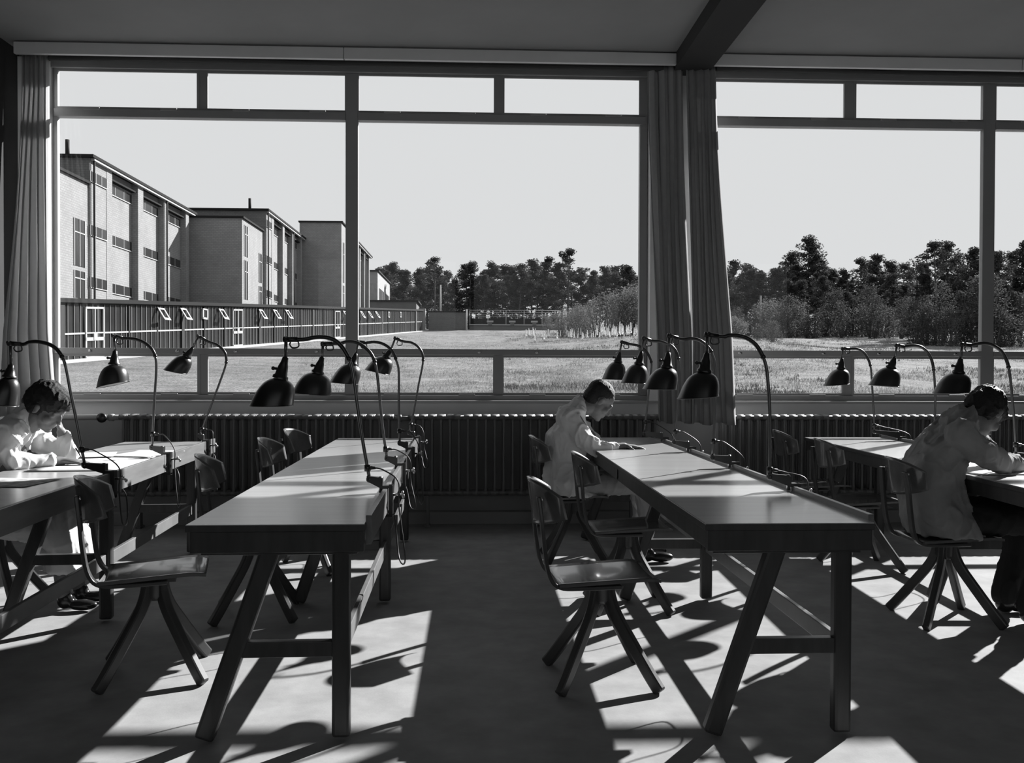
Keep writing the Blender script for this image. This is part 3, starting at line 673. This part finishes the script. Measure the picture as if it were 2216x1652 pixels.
# ---- trees
M_needle=mat('pine_needles',.050,rough=.8,spec=.15,trans=.25)
M_leaf=mat('broad_leaves',.065,rough=.8,spec=.2,trans=.35)
M_leafl=mat('light_leaves',.12,rough=.8,spec=.2,trans=.4)
M_blade=mat('grass_blades',.17,rough=.8,spec=.2,trans=.4)
M_bark=mat('bark',.09,rough=.95,spec=.1,var=.3,scale=3)
M_pale=mat('pale_petals',.75,rough=.9,trans=.3)
def quads(vs,fs,c,rad,n,size,r,flat=.5):
    for _ in range(n):
        while True:
            p=Vector((r.uniform(-1,1),r.uniform(-1,1),r.uniform(-1,1)))
            if p.length<=1: break
        p=Vector((p.x*rad,p.y*rad,p.z*rad*flat))+c
        a=Vector((r.gauss(0,1),r.gauss(0,1),r.gauss(0,.5))).normalized(); b_=a.cross(Vector((r.gauss(0,1),r.gauss(0,1),r.gauss(0,1)))).normalized()
        s_=size*r.uniform(.6,1.3); o=len(vs); vs+= [p-a*s_,p-b_*s_*.45,p+a*s_,p+b_*s_*.45]; fs.append((o,o+1,o+2,o+3))
def pine(seed,h,label=None,style=0):
    r=random.Random(seed); t=empty('pine_tree',(0,0,0)); tr=MB(); lean=r.uniform(-.5,.5)
    def tp(z): return Vector((lean*(z/h)**2,.2*math.sin(z*.4+seed),z))
    tr.tube([tp(h*k/10) for k in range(11)],[.17*(1-k/13)*h/10 for k in range(11)],7)
    vs=[];fs=[]; zb=h*(.34 if style==0 else .12 if style==1 else .66)
    n=46 if style!=2 else 17
    for k in range(n):
        z=zb+(h-zb)*((k+r.random())/n)**.8; q=(z-zb)/(h-zb)
        reach=h*(.21*(1-q**1.7)+.03)*r.uniform(.45,1.15)*(1.2 if style==1 else 1)
        a=r.uniform(0,6.283); p0=tp(z-.3); p1=tp(z)+Vector((math.cos(a)*reach,math.sin(a)*reach,r.uniform(.0,.6)))
        tr.tube([p0,(p0+p1)/2+Vector((0,0,-.1)),p1],[.05,.035,.015],4,caps=False)
        rad=h*r.uniform(.04,.085); quads(vs,fs,p1,rad,80,.14,r,.55); quads(vs,fs,(p0+p1)/2+Vector((0,0,.15)),rad*.7,35,.16,r,.45)
    quads(vs,fs,tp(h-.1),h*.06,90,.16,r,.6)
    tr.build('trunk',M_bark,t,fix=False); MB().add(vs,fs).build('crown',M_needle,t,fix=False)
    return t
def bush(seed,h,w,m,name='shrub',n=26,sz=.10,dens=60,twigs=14):
    r=random.Random(seed); t=empty(name,(0,0,0)); tr=MB(); vs=[];fs=[]
    for k in range(twigs):
        a=r.uniform(0,6.28); l=r.uniform(.5,1)*h; p1=Vector((math.cos(a)*w*.5*r.random(),math.sin(a)*w*.5*r.random(),l)); tr.tube([(0,0,-.2),p1*.5+Vector((0,0,.2)),p1],[.04,.025,.008],4,caps=False)
    for k in range(n):
        a=r.uniform(0,6.28); q=r.random()**.7; z=q*h; ww=w*.5*(1-.75*q*q)*r.uniform(.2,1)
        quads(vs,fs,Vector((math.cos(a)*ww,math.sin(a)*ww,z)),.09*(h+w),dens,sz,r,.8)
    tr.build('stems',M_bark,t,fix=False); MB().add(vs,fs).build('foliage',m,t,fix=False); return t
pines=[pine(11,10,style=0),pine(12,10,style=0),pine(13,10,style=0),pine(14,10,style=1),pine(15,10,style=1),pine(16,10,style=2),pine(17,10,style=0)]
bushes=[bush(21,4,3.6,M_leafl,n=34,dens=40,sz=.09),bush(22,4,3.2,M_leaf,n=34,dens=50),bush(23,2,2.6,M_leafl,n=22,sz=.08),bush(24,5,3,M_leaf,name='young_tree',n=40,dens=45)]
reg(None)
used=set()
def put(protos,k,x,y,h,h0,label,cat,group,wide=1,sink=.15):
    k=k%len(protos); 
    if (id(protos),k) in used: o=copy_tree(protos[k])
    else: used.add((id(protos),k)); o=protos[k]
    s_=h/h0; o.location=(x,y,gz(x,y)-sink); o.rotation_euler=(0,0,rnd.uniform(0,6.28)); o.scale=(s_*wide,s_*wide,s_)
    tag(o,label,cat,group); return o
def tree_px(px,top,Y,k,label,group,h0=10,**kw):
    p=at(px,top,Y); g_=gz(p.x,Y); put(pines,k,p.x,Y,p.z-g_,h0,label,'tree',group,**kw)
sky_l=[(835,590,0),(848,572,1),(880,590,0),(905,585,2),(940,560,5),(950,583,1),(970,590,0),(985,605,3),(1020,571,1),(1048,598,0),(1065,573,2),(1098,598,3),(1125,575,0),(1150,565,1),(1185,562,6),(1205,575,0),(1230,543,5),(1255,588,2),(1285,590,0),(1310,580,1),(1335,595,2),(1358,580,0),(1378,598,3)]
special={940:'thin-topped pine rising above its neighbours left of the white mast',1230:'tallest gaunt pine of the left wood with layered branches',848:'dark pine just right of the white end building'}
LL='dark pine standing in the wood beyond the lawn, seen through the left window'
for i,(px,top,k) in enumerate(sky_l):
    tree_px(px,top,rnd.uniform(142,158),k if k!=5 else 5,special.get(px,LL),'pines beyond the lawn')
for i in range(30):
    px=828+560*(i+rnd.uniform(-.3,.3))/30; tree_px(px,rnd.uniform(574,650),rnd.uniform(155,180),(0,1,3,4,6)[i%5],LL,'pines beyond the lawn',wide=1.15)
sky_r=[(1592,568,0),(1618,580,1),(1650,588,3),(1680,585,0),(1712,550,1),(1728,575,3),(1750,521,6),(1778,565,0),(1800,588,4),(1825,588,2),(1865,562,5),(1900,556,0),(1925,568,1),(1956,572,5)]
LR='pine in the mixed wood seen through the right window'
sp2={1750:'tallest pointed pine in the right window, standing left of centre',1865:'small flat-topped pine left of the gap in the right-hand wood'}
for px,top,k in sky_r: tree_px(px,top,rnd.uniform(112,124),k,sp2.get(px,LR),'pines of the right-hand wood')
for i in range(22):
    px=1575+420*(i+rnd.uniform(-.3,.3))/22; tree_px(px,rnd.uniform(572,640),rnd.uniform(124,145),(3,4,0,1)[i%4],LR,'pines of the right-hand wood',wide=1.15)
for i in range(20):
    px=1572+400*(i+rnd.uniform(-.4,.4))/20; tree_px(px,rnd.uniform(585,650),rnd.uniform(102,116),(0,6,2,1,0)[i%5],LR,'pines of the right-hand wood',wide=1.1)
for px in (1400,1440,1480,1520,1550): tree_px(px,600,135,px//40,'pine behind the curtained pier, mostly hidden','pines behind the pier')
near=[(1998,572,3),(2024,526,5),(2048,531,6),(2078,556,4),(2105,542,0),(2135,548,3),(2165,552,4),(2190,548,3),(2214,530,6),(2060,600,4),(2010,600,4),(2240,540,4),(1985,640,3),(2150,610,3),(1975,660,3),(2005,640,4),(2035,620,3),(2070,630,3),(2095,615,4),(2125,630,3),(2175,620,4),(2205,600,3),(2000,600,0),(2090,580,0)]
for px,top,k in near: tree_px(px,top,rnd.uniform(76,92),k,{2024:'leaning flat-crowned pine above the dark grove at the right'}.get(px,'dark near pine of the grove at the right edge of the view'),'near grove at the right',wide=.95)
for i in range(14):
    px=1985+260*i/14; p=at(px,720,rnd.uniform(70,80)); put(bushes,(1,3)[i%2],p.x,p.y,rnd.uniform(3.0,4.6),4,'dark leafy undergrowth shrub in the right grove','shrub','undergrowth of the grove')
for i in range(24):                       # pale shrubs left of the pier
    px=1185+210*rnd.random(); Y=rnd.uniform(88,118); p=at(px,700,Y); h=2.4+3.3*(px-1185)/210*rnd.uniform(.7,1.15)
    put(bushes,0,p.x,Y,h,4,'pale twiggy shrub at the right end of the lawn','shrub','pale shrubs beside the lawn',wide=1.0)
for i in range(44):
    px=1572+400*(i+rnd.random())/44; Y=rnd.uniform(92,112); p=at(px,700,Y)
    put(bushes,(0,1,3,1)[i%4],p.x,Y,rnd.uniform(2.0,4.6),4,'broad-leaved shrub at the foot of the right-hand wood','shrub','shrubs at the foot of the wood')
for i in range(16):
    px=1500+190*rnd.random(); Y=rnd.uniform(70,86); p=at(px,740,Y); put(bushes,(2,1)[i%2],p.x,Y,rnd.uniform(1.2,2.2),(2,4)[i%2],'low rough bush in the meadow beside the curtain','shrub','low bushes in the meadow')
for i in range(26):
    px=830+560*(i+rnd.random())/26; Y=rnd.uniform(143,150); p=at(px,700,Y); put(bushes,1,p.x,Y,rnd.uniform(2,4.2),4,'dark shrub under the pines beyond the lawn','shrub','undergrowth beyond the lawn')
for px,y0_,y1_,Y in ((1646,640,712,98),(1711,668,722,97),(1415+564,600,712,90)):
    a=at(px,y1_,Y); c=at(px,y0_,Y); tag(MB().tube([a-z0*.6,c],[.12,.09],7).build('bare_trunk',mat('pale_bark',.22,rough=.9)),{1646:'pale bare pole trunk nearest the curtain in the right window',1711:'short pale bare trunk at the meadow edge',1979:'tall thin pale trunk beside the dark grove'}[px],'tree trunk')
# ---- lupins
def lupin(seed):
    r=random.Random(seed); t=empty('white_lupin'); vs=[];fs=[]
    for k in range(70):
        z=.35+.75*k/70; rad=.075*(1.05-k/75); a=r.uniform(0,6.28); p=Vector((math.cos(a)*rad,math.sin(a)*rad,z)); o=len(vs); s_=.04
        vs+=[p+Vector((-s_,0,-s_)),p+Vector((s_,0,-s_)),p+Vector((s_*.6,s_*.6,s_)),p+Vector((-s_*.6,-s_*.6,s_))]; fs.append((o,o+1,o+2,o+3))
    MB().tube([(0,0,-.1),(0,0,.5)],.02,5).build('stem',M_leaf,t,fix=False); MB().add(vs,fs).build('flower_spike',M_pale,t,fix=False); return t
lup=[lupin(31),lupin(32)]; reg(None)
for i in range(96):
    px=rnd.choice([rnd.uniform(1135,1245),rnd.uniform(1225,1345),rnd.uniform(1300,1385)]); Y=rnd.uniform(58,76) if px>1260 else rnd.uniform(74,98)
    x=at(px,700,Y).x; put(lup,i,x,Y,rnd.uniform(.5,1.05),1.1,'white lupin spike flowering at the edge of the lawn','flower','white lupins at the edge of the lawn',sink=.02)
# ---- rough grass and weeds
def weeds(name,n,xr,yr,hh,m,label,seed,nb=5,dens=None):
    r=random.Random(seed); vs=[];fs=[]
    for _ in range(n):
        y=yr[0]+(yr[1]-yr[0])*r.random()**1.3; x=r.uniform(xr[0],xr[1])*(y/yr[1]) 
        if noise.noise(Vector((x*.22,y*.16,seed)))<(dens if dens is not None else -.05): continue
        z=gz(x,y); h=r.uniform(*hh)
        for k in range(nb):
            a=r.uniform(0,6.28); l=h*r.uniform(.6,1.1); p=Vector((x+r.gauss(0,.12),y+r.gauss(0,.12),z)); tpp=p+Vector((math.cos(a)*l*.5,math.sin(a)*l*.5,l)); w_=Vector((math.sin(a),-math.cos(a),0))*l*.13
            o=len(vs); vs+=[p-w_,p+w_,tpp]; fs.append((o,o+1,o+2))
    o=MB().add(vs,fs).build(name,m,fix=False); tag(o,label,'grass',kind='stuff')
weeds('rough_grass',32000,(1,80),(24,118),(.04,.13),M_blade,'rough tufted grass and weeds in the meadow on the right',5)
weeds('dark_weeds',18000,(4,82),(26,116),(.05,.17),M_leaf,'dark leafy weeds scattered in patches over the meadow',9,dens=.12)
weeds('lawn_grass',14000,(-18,14),(24,95),(.03,.09),M_blade,'short grass blades on the lawn',12,dens=-.3)
# ================================================================== LIGHT
w=bpy.data.worlds.new('sky'); scene.world=w; w.use_nodes=True; bg=w.node_tree.nodes['Background']
bg.inputs['Color'].default_value=(.975,.99,1.0,1); bg.inputs['Strength'].default_value=.76
sd=bpy.data.lights.new('sun','SUN'); sd.energy=13.5; sd.angle=R(.55); sd.color=(1,1,1)
so=bpy.data.objects.new('sun',sd); COL.objects.link(so); dv=Vector((-1.345,-1.342,-1)).normalized(); so.rotation_euler=dv.to_track_quat('-Z','Y').to_euler(); so.location=(10,14,10)
# ================================================================== PEOPLE
V=Vector
class Body:
    def __init__(s): s.b=MB()
    def cap(s,pts,rad,n=14,flat=None,up=None):
        """tapered limb through joints: pts with radii; flat squashes the section along 'up'"""
        pts=[V(p) for p in pts]; k=len(pts)
        for i in range(k): 
            if flat and up is not None: s.ell(pts[i],(rad[i],rad[i],rad[i]))
            else: s.b.ball(pts[i],rad[i],n)
        for i in range(k-1):
            d=pts[i+1]-pts[i]
            if d.length>1e-5: s.b.tube([pts[i],pts[i+1]],[rad[i],rad[i+1]],n)
        return s
    def ell(s,c,r,rot=(0,0,0),n=18):
        M=Matrix.Translation(V(c))@Euler([R(a) for a in rot]).to_matrix().to_4x4()@Matrix.Diagonal((r[0],r[1],r[2],1))
        s.b.ball((0,0,0),1,n,M=M); return s
    def loft(s,rings,n=24):
        """rings: (centre, u vector, v vector)"""
        vs=[];fs=[]
        for c,u,v in rings:
            c,u,v=V(c),V(u),V(v)
            for j in range(n):
                a=2*math.pi*j/n; vs.append(c+u*math.cos(a)+v*math.sin(a))
        for i in range(len(rings)-1):
            for j in range(n): fs.append((i*n+j,i*n+(j+1)%n,(i+1)*n+(j+1)%n,(i+1)*n+j))
        fs.append(tuple(range(n-1,-1,-1))); fs.append(tuple((len(rings)-1)*n+j for j in range(n)))
        s.b.add(vs,fs,True); return s
    def build(s,name,m,parent,voxel=.008,smooth=6,wr=0,wscale=14,seed=0,sub=0):
        tmp=s.b.build(name+'_tmp',m,None)
        md=tmp.modifiers.new('r','REMESH'); md.mode='VOXEL'; md.voxel_size=voxel; md.use_smooth_shade=True
        sm=tmp.modifiers.new('s','SMOOTH'); sm.factor=.6; sm.iterations=smooth
        bpy.context.view_layer.update(); dg=bpy.context.evaluated_depsgraph_get()
        me=bpy.data.meshes.new_from_object(tmp.evaluated_get(dg),depsgraph=dg); me.name=name
        bpy.data.objects.remove(tmp)
        if wr:
            me.update(); ns=[v.normal.copy() for v in me.vertices]
            for v,nn in zip(me.vertices,ns):
                c=v.co; q=V((c.x*wscale+seed,c.y*wscale,c.z*wscale*.55)); 
                w_=max(0,1-abs(noise.noise(q+V((0,0,1))*noise.noise(q*.6)))*4)**1.6; w2=max(0,1-abs(noise.noise(q*2.1+V((5,1,2))))*4)**1.5
                v.co=c+nn*wr*(w_*1.1+w2*.4-.45)
        me.materials.clear(); me.materials.append(m); me.polygons.foreach_set('use_smooth',[True]*len(me.polygons)); me.update()
        o=bpy.data.objects.new(name,me); COL.objects.link(o); o.parent=parent; return o
def head(B,c,pitch,yaw,s=1.0,roll=0):
    """skull + face into body B. local: +x face, +z up. returns local->world matrix"""
    M=Matrix.Translation(V(c))@Euler((R(roll),R(pitch),R(yaw)),'XYZ').to_matrix().to_4x4()
    if yaw: M=Matrix.Translation(V(c))@Matrix.Rotation(R(yaw),4,'Z')@Matrix.Rotation(R(pitch),4,'Y')@Matrix.Rotation(R(roll),4,'X')
    def e(p,r,rot=(0,0,0)):
        MM=M@Matrix.Translation(V(p)*s)@Euler([R(a) for a in rot]).to_matrix().to_4x4()@Matrix.Diagonal((r[0]*s,r[1]*s,r[2]*s,1)); B.b.ball((0,0,0),1,16,M=MM)
    e((-.012,0,.035),(.098,.076,.088)); e((.03,0,-.02),(.062,.062,.085)); e((.045,0,-.07),(.044,.046,.042)); e((.072,0,-.095),(.022,.026,.018))
    e((.083,0,.022),(.012,.05,.012)); e((.098,0,-.010),(.018,.010,.032),(0,-20,0)); e((.110,0,-.030),(.012,.014,.010)); e((.086,0,-.048),(.014,.022,.010))
    e((.088,0,-.058),(.012,.024,.006)); e((.086,0,-.070),(.012,.021,.007))
    for y in (-1,1):
        e((.062,y*.044,-.03),(.026,.022,.026)); e((.083,y*.031,.003),(.008,.015,.010)); e((.0,y*.084,.012),(.012,.007,.014)); e((.0,y*.078,-.008),(.018,.008,.031),(0,12,0)); e((.076,y*.032,.003),(.011,.013,.009))
    return M
def finger(B,p,d1,bend,lens,rad,axis):
    """three joints curling about axis"""
    pts=[V(p)]; d=V(d1).normalized(); 
    for i,l in enumerate(lens):
        pts.append(pts[-1]+d*l); d=Matrix.Rotation(R(bend[i]),3,V(axis))@d
    B.cap(pts,[rad,rad*.93,rad*.88,rad*.78],10)
def hand(B,w,d,up,side,curl=(18,28,22),thumb=1,s=1.0,spread=1.0,pen=False):
    """w wrist, d palm direction, up back-of-hand normal, side +-1 thumb side sign about cross(up,d)"""
    w,d,up=V(w),V(d).normalized(),V(up).normalized(); sv=up.cross(d).normalized()*side; up=(d.cross(sv)*(-1 if d.cross(sv).dot(up)<0 else 1)).normalized()
    rings=[(w,sv*.026*s,up*.018*s),(w+d*.03*s,sv*.033*s,up*.017*s),(w+d*.065*s,sv*.040*s,up*.014*s),(w+d*.085*s,sv*.040*s,up*.011*s)]
    B.loft(rings,16)
    ax=d.cross(up).normalized()      # curling: turn d towards -up
    if (Matrix.Rotation(.3,3,ax)@d).dot(up)>0: ax=-ax
    for i,(off,l,extra) in enumerate(((.030,.9,0),(.0105,1.0,3),(-.0095,.94,6),(-.028,.76,10))):
        dd=(d+sv*off*2.2*spread-up*.12).normalized()
        c=[q+extra for q in curl]
        if pen and i==0: c=[q*.8 for q in curl]
        finger(B,w+d*(.080-abs(off)*.15)*s+sv*off*s,dd,c,[.040*l*s,.026*l*s,.020*l*s],.0088*s,ax)
    td=(d*.62+sv*.72-up*.35).normalized(); tax=(-sv.cross(td)); 
    finger(B,w+d*.022*s+sv*.028*s,td,(-14,-10,0),[.036*s,.030*s,.022*s],.0105*s,up*side*(-1 if True else 1))
    return w+d*.15*s
# ------------------------------------------------ person with cropped hair at the right-hand table
def on(px,py,Y): return at(px,py,Y)
def person_crop():
    Y=6.30; t=thing('person','person with cropped hair in a pale work shirt leaning low over the right-hand table','person',(.72,Y,0))
    o=V(t.location); q=lambda px,py,dy=0: on(px,py,Y+dy)-o
    B=Body(); hc=q(1296,867); M=head(B,hc,42,6,1.06)
    neck=q(1252,884); B.cap([hc+V((-.045,0,-.04)),neck],[.056,.062])
    hn=q(1350,966,-.12); hw=hn; el=q(1291,974,-.20); sh=q(1243,915,-.20)
    B.cap([el,hw],[.036,.026]); hand(B,hw,V((1,.06,-.06)),V((.1,0,1)),-1,(14,30,24),s=1.05)
    el2=q(1300,970,.22); hw2=q(1352,967,.14); B.cap([el2,hw2],[.034,.026]); hand(B,hw2,V((.9,-.35,-.05)),V((0,0,1)),1,(12,25,20))
    # knees/legs skin hidden under cloth: ankles only
    B.cap([neck,q(1240,915)],[.06,.07])
    B.cap([q(1240,915),q(1245,905,-.19),el],[.05,.04,.034]); B.cap([q(1240,915),q(1245,905,.19),el2],[.05,.04,.034])
    for dy in (-.11,.11): B.cap([q(1240,915),V((-.03,dy,.56)),V((.42,dy*1.1,.545)),V((.46,dy*1.1,.33)),V((.46,dy,.09))],[.06,.065,.042,.038,.034])
    B.build('body',M_skin,t,.0055,4)
    H=Body()
    def eh(p,r,rot=(0,0,0)):
        MM=M@Matrix.Translation(V(p)*1.06)@Euler([R(a) for a in rot]).to_matrix().to_4x4()@Matrix.Diagonal((r[0],r[1],r[2],1)); H.b.ball((0,0,0),1,18,M=MM)
    eh((-.022,0,.048),(.104,.086,.088)); eh((-.05,0,-.002),(.068,.078,.075)); H.build('hair',M_hair,t,.006,4,wr=.002,wscale=60)
    C=Body()
    hip=V((-.03,0,.56)); 
    C.loft([(V((-.03,0,.47)),(.18,0,0),(0,.225,0)),(V((-.065,0,.56)),(.17,0,0),(0,.22,0)),(V((-.075,0,.63)),(.155,0,0),(0,.19,0)),(V((-.08,0,.70)),(.145,0,0),(0,.175,0)),(V((-.065,0,.82)),(.155,0,.02),(0,.195,0)),(q(1206,922)+V((.06,0,0)),(.135,0,.06),(0,.21,0)),(q(1218,898)+V((.05,0,0)),(.105,0,.075),(0,.185,0)),(q(1234,880)+V((.02,0,0)),(.07,0,.065),(0,.11,0)),(q(1246,873)+V((.015,0,0)),(.05,0,.055),(0,.068,0))])
    C.cap([q(1236,908,-.18),q(1258,945,-.21),el,q(1330,969,-.15)],[.076,.066,.056,.042]); C.cap([q(1240,905,.18),q(1272,945,.23),el2,q(1335,969,.17)],[.074,.062,.054,.040])
    C.ell(q(1232,903,-.16),(.085,.07,.08)); C.ell(q(1228,893),(.065,.12,.05));  C.loft([(q(1255,884)+V((.0,0,.0)),(.050,0,.056),(0,.075,0)),(q(1240,868)+V((-.0,0,.0)),(.046,0,.052),(0,.070,0))],20)
    C.loft([(V((-.03,0,.48)),(.185,0,0),(0,.225,0)),(V((.0,0,.462)),(.20,0,0),(0,.225,0))])
    C.build('work_shirt',M_coat,t,.008,5,wr=.014,wscale=9,seed=3)
    T=Body()
    for dy in (-.1,.1):
        T.cap([V((-.03,dy,.52)),V((.20,dy*1.1,.535)),V((.44,dy*1.2,.545))],[.085,.08,.066]); T.cap([V((.44,dy*1.2,.545)),V((.47,dy*1.2,.33)),V((.46,dy,.12))],[.068,.062,.055])
    T.build('trousers',M_lightskirt,t,.009,5,wr=.008,wscale=10,seed=8)
    for dy in (-.11,.11):
        S=Body(); S.ell((.47,dy,.055),(.055,.042,.052)); S.ell((.57,dy,.036),(.085,.042,.034)); S.build('shoe',M_shoe,t,.006,4)
    return t
person_crop()
# ------------------------------------------------ person in white coat, left
def person_coat():
    Y=5.12; t=thing('person','person in a white coat reading at the leftmost table, cheek resting on a hand','person',(-2.62,Y,0))
    o=V(t.location); q=lambda px,py,dy=0: on(px,py,Y+dy)-o
    B=Body(); hc=q(100,882); M=head(B,hc,34,-12,1.02)
    neck=q(62,918); B.cap([hc+V((-.04,0,-.04)),neck],[.052,.058])
    # far arm: elbow on the table, hand at the cheek
    el2=q(150,985,.16); hw2=q(133,935,.12); B.cap([el2,hw2],[.036,.026]); hand(B,hw2,V((-.22,-.12,1)),V((.9,.4,.1)),1,(30,45,35),s=.95)
    # near arm lies on the table, writing hand
    el=q(30,1000,-.16); hw=q(135,998,.02); B.cap([el,hw],[.036,.025]); hand(B,hw,V((1,.08,-.06)),V((.05,-.1,1)),1,(20,34,26),s=1.0,pen=True)
    sp=q(45,925); B.cap([neck,sp],[.055,.06]); B.cap([sp,q(28,930,-.17),el],[.05,.04,.034]); B.cap([sp,q(42,932,.17),el2],[.05,.04,.034])
    for dy in (-.09,.1): B.cap([sp,V((-.03,dy,.56)),V((.36,dy,.46)),V((.40,dy,.09))],[.06,.065,.05,.036])
    B.build('body',M_skin,t,.0055,4)
    H=Body()
    def eh(p,r,rot=(0,0,0),dst=H):
        MM=M@Matrix.Translation(V(p)*1.03)@Euler([R(a) for a in rot]).to_matrix().to_4x4()@Matrix.Diagonal((r[0],r[1],r[2],1)); dst.b.ball((0,0,0),1,18,M=MM)
    eh((-.015,0,.055),(.115,.094,.092)); eh((-.065,0,.01),(.072,.084,.085)); eh((.06,0,.088),(.055,.068,.038)); eh((-.03,.055,.0),(.062,.035,.055)); eh((-.03,-.055,.0),(.062,.035,.055)); eh((.095,.01,.06),(.02,.05,.022),(0,30,0))
    H.build('hair',M_hair,t,.006,3,wr=.006,wscale=26)
    C=Body()
    C.loft([(V((.03,0,.46)),(.17,0,0),(0,.19,0)),(V((-.03,0,.56)),(.145,0,0),(0,.175,0)),(V((-.06,0,.70)),(.12,0,0),(0,.155,0)),(q(16,950),(.14,0,.03),(0,.19,0)),(q(26,918),(.125,0,.06),(0,.20,0)),(q(42,898),(.08,0,.055),(0,.13,0)),(q(54,892),(.058,0,.05),(0,.068,0))])
    C.cap([q(22,935,-.19),q(10,970,-.2),el,q(112,999,-.02)],[.072,.064,.056,.040]); C.ell(q(24,932,-.17),(.08,.07,.07))
    C.cap([q(42,932,.18),q(97,960,.172),el2,q(139,950,.13)],[.07,.062,.056,.044])
    C.loft([(q(62,905)+V((-.02,0,-.01)),(.056,0,.05),(0,.072,0)),(q(50,884)+V((-.0,0,.0)),(.054,0,.045),(0,.068,0))],20)
    C.build('white_coat',M_coat,t,.008,4,wr=.014,wscale=10,seed=1)
    K=Body()
    K.loft([(V((-.06,0,.47)),(.17,0,.0),(0,.20,0)),(V((.12,0,.48)),(.09,0,.09),(0,.2,0)),(V((.33,0,.46)),(.06,0,.10),(0,.19,0)),(V((.40,0,.36)),(.10,0,.05),(0,.18,0)),(V((.40,0,.22)),(.13,0,0),(0,.19,0))])
    K.build('coat_skirt',M_coat,t,.009,4,wr=.012,wscale=9,seed=4)
    for dy in (-.09,.1):
        S=Body(); S.ell((.41,dy,.06),(.045,.038,.05)); S.ell((.50,dy,.034),(.08,.038,.030)); S.build('shoe',M_shoe,t,.006,4)
    pen=MB().tube([hw+V((.135,-.03,-.012)),hw+V((.085,-.03,.075))],[.002,.0045],8).build('pen',M_lamp); pen.location=o
    tag(pen,'pen held in the writing hand of the person in the white coat','pen')
    return t
person_coat()
# ------------------------------------------------ person in grey, right
def person_grey():
    Y=4.73; t=thing('person','person in a grey smock and dark trousers bent over the rear right table','person',(2.50,Y,0))
    o=V(t.location); q=lambda px,py,dy=0: on(px,py,Y+dy)-o
    B=Body(); hc=q(2131,893); M=head(B,hc,56,28,1.05)
    neck=q(2080,908); B.cap([hc+V((-.045,0,-.04)),neck],[.056,.062])
    el=q(2165,1002,-.12); hw=q(2222,1005,.08); B.cap([el,hw],[.038,.028]); hand(B,hw,V((.9,.3,-.08)),V((0,-.1,1)),1,(16,30,24))
    el2=q(2150,1000,.30); hw2=q(2225,998,.28); B.cap([el2,hw2],[.036,.026]); hand(B,hw2,V((1,-.2,-.05)),V((0,0,1)),1,(15,26,20))
    sp=q(2060,930); B.cap([neck,sp],[.06,.06]); B.cap([sp,q(2080,942,-.19),el],[.05,.04,.036]); B.cap([sp,q(2085,935,.19),el2],[.05,.04,.034])
    for dy in (-.11,.11): B.cap([sp,V((-.03,dy,.56)),V((.44,dy*1.1,.545)),V((.45,dy*1.1,.32)),V((.40,dy,.09))],[.06,.065,.042,.038,.034])
    B.build('body',M_skin,t,.0055,4)
    H=Body()
    def eh(p,r,rot=(0,0,0)):
        MM=M@Matrix.Translation(V(p)*1.06)@Euler([R(a) for a in rot]).to_matrix().to_4x4()@Matrix.Diagonal((r[0],r[1],r[2],1)); H.b.ball((0,0,0),1,18,M=MM)
    eh((-.018,0,.055),(.110,.092,.088)); eh((-.06,0,.0),(.072,.084,.085)); eh((.065,.0,.082),(.045,.062,.034)); eh((-.03,.05,-.02),(.05,.038,.05)); eh((-.03,-.05,-.02),(.05,.038,.05))
    H.build('hair',M_hair,t,.006,3,wr=.005,wscale=26,seed=3)
    C=Body()
    C.loft([(V((.0,0,.46)),(.19,0,0),(0,.235,0)),(V((-.045,0,.56)),(.175,0,0),(0,.23,0)),(V((-.06,0,.64)),(.165,0,0),(0,.205,0)),(q(2012,1040),(.16,0,.03),(0,.18,0)),(q(2026,980),(.17,0,.06),(0,.20,0)),(q(2046,932),(.14,0,.10),(0,.22,0)),(q(2062,908),(.09,0,.085),(0,.16,0)),(q(2074,898),(.06,0,.06),(0,.075,0))])
    C.cap([q(2080,942,-.2),q(2120,975,-.22),el,q(2205,1006,.03)],[.080,.068,.060,.044]); C.cap([q(2085,935,.2),q(2125,965,.28),el2,q(2205,1000,.29)],[.076,.064,.056,.042])
    C.ell(q(2080,938,-.17),(.09,.08,.075)); C.loft([(q(2078,912)+V((-.02,0,0)),(.056,0,.058),(0,.076,0)),(q(2058,892),(.05,0,.052),(0,.07,0))],20)
    C.build('smock',M_coat2,t,.008,5,wr=.014,wscale=8,seed=6)
    T=Body()
    for dy in (-.11,.11):
        T.cap([V((-.02,dy,.53)),V((.22,dy*1.1,.55)),V((.46,dy*1.15,.55))],[.09,.088,.072]); T.cap([V((.46,dy*1.15,.55)),V((.47,dy*1.1,.32)),V((.40,dy,.11))],[.074,.070,.072])
    T.build('trousers',M_trous,t,.009,5,wr=.009,wscale=9,seed=8)
    for dy in (-.11,.11):
        S=Body(); S.ell((.40,dy,.058),(.055,.044,.055)); S.ell((.50,dy,.036),(.09,.044,.033)); S.build('shoe',M_shoe,t,.006,4)
    return t
person_grey()
